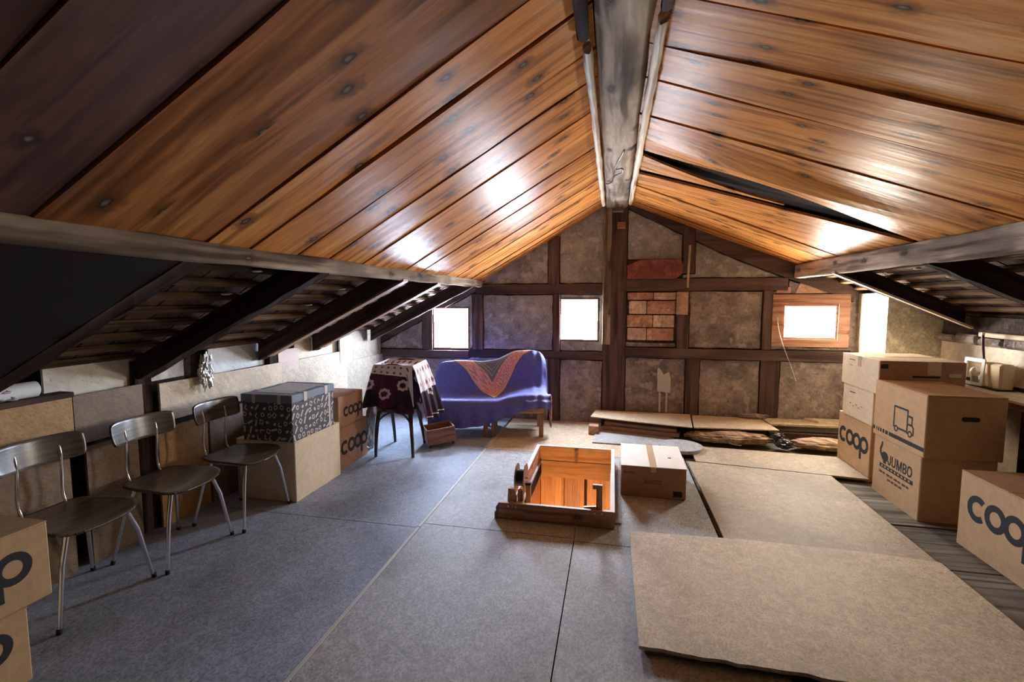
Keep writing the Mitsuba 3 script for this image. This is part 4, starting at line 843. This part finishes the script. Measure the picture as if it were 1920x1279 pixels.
# ---------------------------------------------------------------- three plywood chairs with chrome legs
def chair(cx, cy, rz, label, i):
    k = thing('plywood_chair', label, 'chair', 'plywood chairs along the left wall')
    M = trimesh.transformations.translation_matrix((cx, cy, 0)) @ trimesh.transformations.rotation_matrix(rz, (0, 0, 1))
    def PC(n, mesh, m, axis=None, smooth=False, **kw):
        uv = guv(mesh, axis) if axis else None
        mesh.apply_transform(M); return put(kw.pop('par', k), n, mesh, m, smooth, uv, **kw)
    # seat: rounded trapezoid, dished; local +x is the front
    def seat(U, V):
        a, b = U * 2 - 1, V * 2 - 1
        e = (np.abs(a) ** 4.0 + np.abs(b) ** 4.0) ** 0.25; mx = np.maximum(np.abs(a), np.abs(b)) + 1e-9; s = mx / np.maximum(e, 1e-9)
        X, Y = a * s * 0.205, b * s * (0.208 + 0.022 * a)
        Z = 0.447 + 0.012 * (X / 0.2) ** 3 * -1 + 0.016 * (Y / 0.2) ** 2 - 0.004 - 0.030 * np.maximum(0, X / 0.205 - 0.55) ** 2
        return np.stack([X, Y, Z], -1), np.stack([X, Y], -1)
    sm_, suv = sheet(seat, 26, 26, 0.011); _gid[0] += 1; suv = suv[:, ::-1] + [3.1 * i, 20 + 5 * i]; sm_.apply_transform(M); put(k, 'seat', sm_, 'chair_wood', 50 if False else True, suv)
    def back(U, V):
        b = U * 2 - 1; w = V * 2 - 1
        e = (np.abs(b) ** 7 + np.abs(w) ** 3.2) ** (1 / 7); wz = w * (1 - 0.16 * np.abs(b) ** 8)
        Y = b * 0.205 * (1 - 0.035 * np.abs(w) ** 3 - 0.02 * (w < 0) * np.abs(w)); X = -0.222 + 0.050 * b ** 2 - 0.022 * w * 0.5; Z = 0.762 + wz * 0.072
        return np.stack([X, Y, Z], -1), np.stack([Y, Z], -1)
    bm, buv = sheet(back, 30, 10, 0.010); buv = buv + [1.7 * i, 20 + 5 * i]; bm.apply_transform(M); put(k, 'backrest', bm, 'chair_wood', True, buv)
    for s in (-1, 1):
        lg = PC('front_leg', tube([(0.150, 0.145 * s, 0.425), (0.170, 0.185 * s, 0.3), (0.195, 0.232 * s, 0.02)], [0.0125, 0.012, 0.009], 12), 'chrome', smooth=40)
        PC('foot_cap', cyl(0.012, 0.022, (0.197, 0.236 * s, 0.011), (0.08, 0.13 * s, -1), 12), 'rubber', smooth=40, par=lg)
        lg = PC('rear_leg', tube([(-0.12, 0.135 * s, 0.425), (-0.155, 0.17 * s, 0.3), (-0.205, 0.215 * s, 0.02)], [0.0125, 0.012, 0.009], 12), 'chrome', smooth=40)
        PC('foot_cap', cyl(0.012, 0.022, (-0.207, 0.218 * s, 0.011), (-0.1, 0.11 * s, -1), 12), 'rubber', smooth=40, par=lg)
        PC('back_upright', tube(curve([(-0.10, 0.095 * s, 0.430), (-0.165, 0.097 * s, 0.428), (-0.192, 0.099 * s, 0.46), (-0.208, 0.10 * s, 0.60), (-0.230, 0.101 * s, 0.80)], 22), 0.0075, 10), 'chrome', smooth=40)
    PC('under_frame', trimesh.util.concatenate([cyl(0.010, 0.30, (0.150, 0, 0.424), (0, 1, 0), 12), cyl(0.010, 0.28, (-0.12, 0, 0.424), (0, 1, 0), 12), cyl(0.010, 0.28, (0.015, 0.135, 0.424), (1, 0, 0), 12), cyl(0.010, 0.28, (0.015, -0.135, 0.424), (1, 0, 0), 12)]), 'chrome', smooth=40)
for i, (cx, cy, rz, lb) in enumerate([(-2.585, 2.88, 0.02, 'plywood chair on chrome legs next to the pale carton'), (-2.64, 2.375, 0.0, 'middle plywood chair on chrome legs along the left wall'),
                                      (-2.69, 1.865, 0.0, 'plywood chair on chrome legs nearest the camera on the left')]): chair(cx, cy, rz, lb, i)

# ---------------------------------------------------------------- bentwood chair under a patterned cloth
k = thing('bentwood_chair', 'dark bentwood chair hidden under a patterned cloth left of the sofa', 'chair')
put(k, 'seat', cyl(0.205, 0.03, (-2.16, 4.52, 0.455), (0, 0, 1), 40), 'bent_wood', 40)
legs = [((-2.28, 4.36, 0.44), (-2.275, 4.285, 0.2), (-2.275, 4.265, 0.0)), ((-1.97, 4.40, 0.44), (-1.925, 4.345, 0.2), (-1.905, 4.315, 0.0)), ((-2.30, 4.66, 0.44), (-2.31, 4.74, 0.2), (-2.312, 4.775, 0.0)), ((-2.02, 4.68, 0.44), (-1.99, 4.75, 0.2), (-1.975, 4.79, 0.0))]
for l in legs: put(k, 'leg', tube(curve(l, 12), np.linspace(0.021, 0.014, 12), 12), 'bent_wood', 40)
for a, b in ((0, 1), (1, 3), (0, 2)):
    p, q = np.array(legs[a][1]), np.array(legs[b][1]); mid = (np.array(legs[a][0]) + np.array(legs[b][0])) / 2 - [0, 0, .01]
    put(k, 'brace', tube(curve([p + [0, 0, .06], p * .8 + mid * .2 + [0, 0, .12], mid, q * .8 + mid * .2 + [0, 0, .12], q + [0, 0, .06]], 20), 0.009, 8), 'bent_wood', True)
for y, z in ((4.47, 0.885), (4.79, 0.905)):
    put(k, 'back_hoop', tube(curve([(-2.345, y + (.0 if y < 4.6 else -.06), 0.45), (-2.355, y, 0.72), (-2.33, y, z - .03), (-2.28, y, z - 0.008), (-2.06, y, z - 0.008), (-2.0, y, z - .03), (-1.975, y, 0.72), (-1.985, y + (.0 if y < 4.6 else -.06), 0.45)], 30), 0.011, 8), 'bent_wood', True)
k = thing('table_cloth', 'dark cloth with pale rosettes and a white lozenge border over the bentwood chair', 'cloth')
xa, xb, ya, yb_ = -2.372, -1.955, 4.452, 4.805
def ctop(U, V):
    X = xa + (xb - xa) * U; Y = ya + (yb_ - ya) * V; Z = 0.892 + 0.020 * V - 0.045 * np.sin(np.pi * V) * (0.8 + 0.2 * np.sin(9 * U)); return np.stack([X, Y, Z], -1), np.stack([X + 3, 0.08 + 0.86 * V], -1)
def drop(Q0, Q1, out, z1, white, ph, along, hem=0.03):
    def fn(U, V):
        q0, q1, o = np.array(Q0), np.array(Q1), np.array(out)
        base = q0 + (q1 - q0) * U[..., None]; sp = (V ** 0.8)[..., None]
        fold = 0.020 * np.sin(U * 19 + ph) * V + 0.010 * np.sin(U * 37 + ph * 2) * V
        zz = base[..., 2] + (z1 + hem * np.sin(U * 5 + ph) - base[..., 2]) * V
        side = (q1 - q0) / np.linalg.norm(q1 - q0)
        Pt = base + o * sp + (o / np.linalg.norm(o)) * fold[..., None] + side * ((U - 0.5) * V * 0.14)[..., None]
        Pt[..., 2] = zz
        wv = np.asarray(white(U)) if callable(white) else white
        return Pt, np.stack([U * np.linalg.norm(q1 - q0) + ph, (base[..., 2] - zz) / wv + 0.0001], -1)
    return fn
m_, u_ = sheet(ctop, 20, 20, .003); put(k, 'top', m_, 'table_cloth', True, u_)
m_, u_ = sheet(drop((xa, ya, 0.892), (xb, ya, 0.892), (0.0, -0.13, 0), 0.455, lambda U: 0.085 + 0.03 * U + 0.28 * np.clip((U - .86) * 8, 0, 1), 0.4, 'x'), 46, 30, .003); put(k, 'front_fall', m_, 'table_cloth', True, u_)
m_, u_ = sheet(drop((xb, ya, 0.892), (xb, yb_, 0.912), (0.155, 0.0, 0), 0.335, 0.275, 1.3, 'y', 0.015), 46, 30, .003); put(k, 'side_fall', m_, 'table_cloth', True, u_)
m_, u_ = sheet(drop((xa, yb_, 0.912), (xa, ya, 0.892), (-0.09, 0.0, 0), 0.45, 0.10, 2.2, 'y'), 30, 24, .003); put(k, 'side_fall', m_, 'table_cloth', True, u_)
m_, u_ = sheet(drop((xb, yb_, 0.912), (xa, yb_, 0.912), (0.0, 0.08, 0), 0.45, 0.12, 3.2, 'x'), 30, 24, .003); put(k, 'back_fall', m_, 'table_cloth', True, u_)
k = thing('plastic_wrap', 'crumpled clear plastic behind the bentwood chair beside the round-print cartons', 'plastic'); put(k, 'film', lumpy((-2.46, 4.50, 0.22), (0.05, 0.10, 0.20), 21, 0.5, 4, 0.0, 3), 'film', True)
# open wooden drawer on the floor
k = thing('wooden_drawer', 'small open wooden drawer tilted on the floor between bentwood chair and sofa', 'drawer')
Md = trimesh.transformations.translation_matrix((-1.795, 4.775, 0.06)) @ trimesh.transformations.rotation_matrix(0.55, (0, 0, 1)) @ trimesh.transformations.rotation_matrix(-0.10, (0, 1, 0))
def PD(n, a, m='red_wood', **kw):
    b = cbox(*a, .003); uv = guv(b, (1, 0, 0)); b.apply_transform(Md); put(k, n, b, m, uv=uv, **kw)
PD('front', (-0.15, 0.15, -0.13, -0.115, 0, 0.15)); PD('back', (-0.15, 0.15, 0.115, 0.13, 0, 0.15)); PD('side', (-0.15, -0.137, -0.1145, 0.1145, 0, 0.15)); PD('side', (0.137, 0.15, -0.1145, 0.1145, 0, 0.15)); PD('bottom', (-0.15, 0.15, -0.13, 0.13, -0.01, -0.0005))
for sx in (-0.12, 0.12):
    for sy in (-.1, .1): PD('foot', (sx - .012, sx + .012, sy - .012, sy + .012, -0.045, -0.0105), 'dark_timber')

# ---------------------------------------------------------------- sofa: two armchairs' frame under one blue throw
SA = math.atan2(0.26, 1.28); sd = np.array([math.cos(SA), math.sin(SA)]); sn = np.array([-sd[1], sd[0]]); S0 = np.array([-2.0, 4.97]); SL = 1.32
def SP(a, d, z): q = S0 + sd * a + sn * d; return (q[0], q[1], z)
k = thing('sofa', 'low two-seat sofa on wooden legs hidden under a blue throw', 'sofa')
Ms = np.eye(4); Ms[:2, 0], Ms[:2, 1], Ms[:2, 3] = sd, sn, S0
def PS(n, mesh, m, axis=(0, 0, 1), **kw):
    uv = guv(mesh, axis); mesh.apply_transform(Ms); put(k, n, mesh, m, uv=uv, **kw)
for a0, a1 in ((0.03, 0.66), (0.70, SL - 0.03)):
    PS('seat_cushion', cbox(a0, a1, 0.05, 0.48, 0.34, 0.385 + (0.02 if a0 > .5 else 0), 0.02), 'dark_timber'); PS('seat_frame', cbox(a0, a1, 0.05, 0.56, 0.27, 0.338, 0.005), 'red_wood', (1, 0, 0))
    for a in (a0 + .0, a1 - .05):
        PS('leg', cbox(a, a + .05, 0.05, 0.10, 0.0, 0.269, 0.004), 'red_wood'); PS('leg', cbox(a, a + .05, 0.52, 0.57, 0.0, 0.269, 0.004), 'red_wood')
    PS('back_cushion', cbox(a0 + .05, a1 - .05, 0.535, 0.605, 0.46, (0.70 if a0 < .5 else 0.76), 0.02), 'dark_timber', (1, 0, 0))
from scipy.interpolate import PchipInterpolator as PCH
ztop = PCH([-.02, 0.0, 0.06, 0.14, 0.3, 0.55, 0.72, 0.85, 0.98, 1.15, 1.26, 1.31, 1.345], [0.62, 0.68, 0.775, 0.80, 0.805, 0.795, 0.815, 0.87, 0.925, 0.935, 0.92, 0.87, 0.80])
zseat = PCH([0, 0.4, 0.75, 0.9, 1.1, 1.345], [0.43, 0.425, 0.425, 0.465, 0.49, 0.485])
zhem = PCH([0, 0.3, 0.6, 0.8, 1.0, 1.2, 1.27, 1.345], [0.13, 0.125, 0.15, 0.22, 0.30, 0.355, 0.36, 0.33])
def sofa_pt(A, s, lift=0.0):
    """s: 0 at the front hem ... 1 at the bottom of the back; A along the sofa in metres"""
    zt, zs, zh = ztop(A), zseat(A), zhem(A)
    D = [-0.045 + 0 * zt, -0.03 + 0 * zt, -0.005 + 0 * zt, 0.05 + 0 * zt, 0.25 + 0 * zt, 0.40 + 0 * zt, 0.465 + 0 * zt, 0.50 + 0 * zt, 0.525 + 0 * zt, 0.565 + 0 * zt, 0.615 + 0 * zt, 0.635 + 0 * zt, 0.65 + 0 * zt]
    Zs = [zh, zh + 0.5 * (zs - zh), zs - 0.05, zs, zs - 0.012, zs + 0.015, zs + 0.3 * (zt - zs), zs + 0.7 * (zt - zs), zt - 0.035, zt, zt - 0.03, zt - 0.2, 0.38 + 0 * zt]
    kk = np.linspace(0, 1, len(D)); D, Zs = np.array(D), np.array(Zs)
    fd, fz = PCH(kk, D, axis=0), PCH(kk, Zs, axis=0)
    d, z = fd(s), fz(s); return d, z
NU, NV = 110, 90
Ag, sg = np.linspace(0, 1.335, NU), np.linspace(0, 1, NV)
Dg, Zg = sofa_pt(Ag, sg); Dg, Zg = Dg.T, Zg.T                     # (NU, NV)
fold = 0.010 * (meshkit.fbm(np.stack([np.broadcast_to(Ag[:, None] * 5, Dg.shape), np.broadcast_to(sg[None] * 3, Dg.shape), 0 * Dg], -1), 3, 4) - 0.5)
pull = 0.016 * np.sin(Ag[:, None] * 34 + 1.0) * np.exp(-((sg[None] - 0.0) / 0.12) ** 2) + 0.010 * np.sin(Ag[:, None] * 60) * np.exp(-((Ag[:, None] - 1.25) / 0.10) ** 2)
def throw(U, V):
    i = U * (NU - 1); j = V * (NV - 1)
    from scipy.ndimage import map_coordinates as mc
    d, z = mc(Dg - pull, [i, j], order=1), mc(Zg + fold, [i, j], order=1)
    a = U * 1.335
    Pt = np.stack([S0[0] + sd[0] * a + sn[0] * d, S0[1] + sd[1] * a + sn[1] * d, z], -1)
    return Pt, np.stack([a, V * 1.7], -1)
k = thing('blue_throw', 'deep blue throw draped over the whole sofa', 'throw')
m_, u_ = sheet(throw, NU, NV, 0.003); put(k, 'throw', m_, 'blue_cloth', True, u_)
def side(U, V):                                                  # right end hanging down over the arm
    j = U * (NV - 1); from scipy.ndimage import map_coordinates as mc
    d0, z0 = mc((Dg - pull)[-1], [j], order=1), mc((Zg + fold)[-1], [j], order=1)
    zlow = 0.46 - 0.14 * (U > .3) - 0.02 * np.sin(U * 17)
    z = z0 + (np.minimum(zlow, z0) - z0) * V
    a = 1.335 + 0.025 * np.sqrt(V) + 0.015 * np.sin(U * 26) * V; d = d0 * (1 - 0.05 * V)
    return np.stack([S0[0] + sd[0] * a + sn[0] * d, S0[1] + sd[1] * a + sn[1] * d, z], -1), np.stack([U, V], -1)
m_, u_ = sheet(side, 60, 14, 0.003); put(k, 'side_fall', m_, 'blue_cloth', True, u_)
# shawl: V-shaped triangle hanging from the back over the seat
def shawl():
    n = 64; pts, uv, idx = [], [], {}
    aL, aR, aT, sTop, sTip = 0.215, 1.21, 0.725, 0.765, 0.325
    rows = []
    for r in range(n + 1):
        t = r / n; s = sTop + (sTip - sTop) * t
        l = aL + (aT - aL) * t ** 1.25; rr = aR + (aT - aR) * t ** 0.9
        row = []
        for c in range(41):
            q = c / 40; a = l + (rr - l) * q
            i = a / 1.335 * (NU - 1); j = s * (NV - 1)
            row.append((a, s, i, j, min(q * (rr - l), (1 - q) * (rr - l)), q))
        rows.append(row)
    from scipy.ndimage import map_coordinates as mc
    A = np.array(rows); d, z = mc(Dg - pull, [A[..., 2], A[..., 3]], order=1), mc(Zg + fold, [A[..., 2], A[..., 3]], order=1)
    a = A[..., 0]
    P_ = np.stack([S0[0] + sd[0] * a + sn[0] * d, S0[1] + sd[1] * a + sn[1] * d, z], -1)
    du, dv = np.gradient(P_, axis=0), np.gradient(P_, axis=1); N = np.cross(dv, du); N /= np.linalg.norm(N, axis=2, keepdims=True) + 1e-9
    N = np.where((N[..., 2:] + -N[..., 1:2]) < 0, -N, N)
    P_ = P_ + N * 0.006
    dist = A[..., 4] * 0.86                                      # distance from the outer edge
    uvm = np.stack([A[..., 1] * 1.7 + A[..., 0], dist], -1)
    nn, mm = P_.shape[:2]; i, j = np.meshgrid(np.arange(nn - 1), np.arange(mm - 1), indexing='ij'); q = (i * mm + j).ravel()
    f = np.vstack([np.stack([q, q + mm, q + mm + 1], 1), np.stack([q, q + mm + 1, q + 1], 1)])
    V0 = P_.reshape(-1, 3); V1 = (P_ - N * 0.002).reshape(-1, 3)
    rim = np.r_[np.arange(nn) * mm, (nn - 1) * mm + np.arange(1, mm), np.arange(nn - 2, -1, -1) * mm + mm - 1, np.arange(mm - 2, 0, -1)]; nx = np.roll(rim, -1); K = len(V0)
    f = np.vstack([f, f[:, ::-1] + K, np.stack([rim, rim + K, nx + K], 1), np.stack([rim, nx + K, nx], 1)])
    return trimesh.Trimesh(np.vstack([V0, V1]), f, process=False), np.vstack([uvm.reshape(-1, 2)] * 2)
m_, u_ = shawl(); single('shawl', m_, 'scarf', 'salmon patterned V-shaped shawl with a grey centre spread over the blue throw', 'shawl', smooth=True, uv=u_)
def fringe(U, V):
    a = 1.375 + 0.008 * np.sin(U * 30); d = 0.06 + 0.16 * U; z = 0.46 - V * (0.30 + 0.06 * np.sin(U * 14))
    return np.stack([S0[0] + sd[0] * a + sn[0] * d, S0[1] + sd[1] * a + sn[1] * d, z], -1), np.stack([U * .3, 0.03 + V * .2], -1)
m_, u_ = sheet(fringe, 24, 20, .003); single('hanging_cloth', m_, 'scarf', 'strip of patterned cloth hanging off the right end of the sofa', 'cloth', smooth=True, uv=u_)

# ---------------------------------------------------------------- right shelf, lantern, bits under the roof
k = thing('shelf', 'white-topped shelf along the right knee wall behind the cartons', 'shelf')
put(k, 'top', cbox(2.80, 3.123, 2.6, 5.38, 0.812, 0.830, .003), 'cream_board'); wput(k, 'rail', cbox(2.86, 2.885, 2.6, 4.3, 0.755, 0.811, .003), 'curb_wood', (0, 1, 0))
for y in (2.8, 4.0, 5.2): wput(k, 'support', cbox(2.86, 3.10, y, y + .04, -0.028, 0.754, .003), 'dark_timber', (0, 0, 1))
k = thing('lantern', 'beige box lantern with a white frame and bulb standing on the right shelf', 'lantern')
body = cbox(2.985, 3.085, 4.44, 4.66, 0.8302, 1.04, 0.015); put(k, 'body', body, 'card_light', 30)
put(k, 'foot', cbox(2.96, 3.09, 4.43, 4.79, 0.8302, 0.842, .003), 'rubber')
fr_ = sbox(0, 0, 0.17, 0.20).buffer(0.012).difference(sbox(0.014, 0.012, 0.156, 0.182)); put(k, 'frame', ext(fr_, 0.010, fr((2.945, 4.765, 0.855), (0.12, -1, 0), (0.05, 0, 1))), 'white_plastic', label='white wire-like frame')
bl = trimesh.creation.icosphere(3, 0.036); bl.vertices[:, 2] *= 1.15; bl.apply_translation((2.972, 4.69, 0.95)); put(k, 'bulb', bl, 'white_plastic', True); put(k, 'bulb_base', cyl(0.026, 0.05, (2.972, 4.69, 0.885), (0, 0, 1), 20), 'metal', 30)
put(k, 'handle_rod', tube([(2.995, 4.635, 1.04), (2.985, 4.645, 1.16), (2.98, 4.65, 1.26)], [0.007, 0.010, 0.010], 10), 'dark_rod', True, label='dark upright rod'); put(k, 'rod_tip', cyl(0.012, 0.02, (2.98, 4.65, 1.268), (0, 0, 1), 12), 'white_plastic', 30)
single('foam_block', hexa([(3.0, 3.55, 1.235), (3.13, 3.55, 1.235), (3.13, 4.12, 1.235), (3.0, 4.12, 1.235)], [(3.02, 3.55, 1.34), (3.13, 3.55, 1.34), (3.13, 4.05, 1.33), (3.02, 4.09, 1.315)]), 'pink_board', 'pinkish board end under the roof at the far right edge', 'board')
# left ledge: rolled paper in film, crumpled foil
k = thing('wrapped_roll', 'white roll wrapped in clear film on the left ledge', 'roll')
tb = trimesh.creation.annulus(0.014, 0.042, 0.21, sections=24); tb.apply_transform(trimesh.transformations.rotation_matrix(math.pi / 2, (1, 0, 0))); tb.apply_translation((-3.0, 1.84, 1.078)); put(k, 'roll', tb, 'paper_white', 30)
put(k, 'film', lumpy((-3.01, 1.81, 1.075), (0.05, 0.085, 0.048), 31, 0.28, 4, 1.0365, 3), 'film', True)
k = thing('plastic_bag', 'crumpled silvery plastic bag hanging over the left wall board above the chairs', 'bag')
put(k, 'body', lumpy((-2.945, 2.985, 1.02), (0.030, 0.050, 0.125), 17, 0.75, 5, 0.0, 2.6), 'foil', smooth=False)
single('wire', tube(curve([(-0.085, 4.72, 2.64), (-0.035, 4.55, 2.615), (-0.02, 4.40, 2.61), (0.02, 4.18, 2.585), (0.055, 4.10, 2.58), (0.05, 4.02, 2.59), (0.015, 4.08, 2.60), (0.03, 3.85, 2.62), (0.06, 3.70, 2.64)], 50), 0.006, 8), 'black_film', 'twisted black wire hanging from the ridge beam', 'wire', smooth=True)
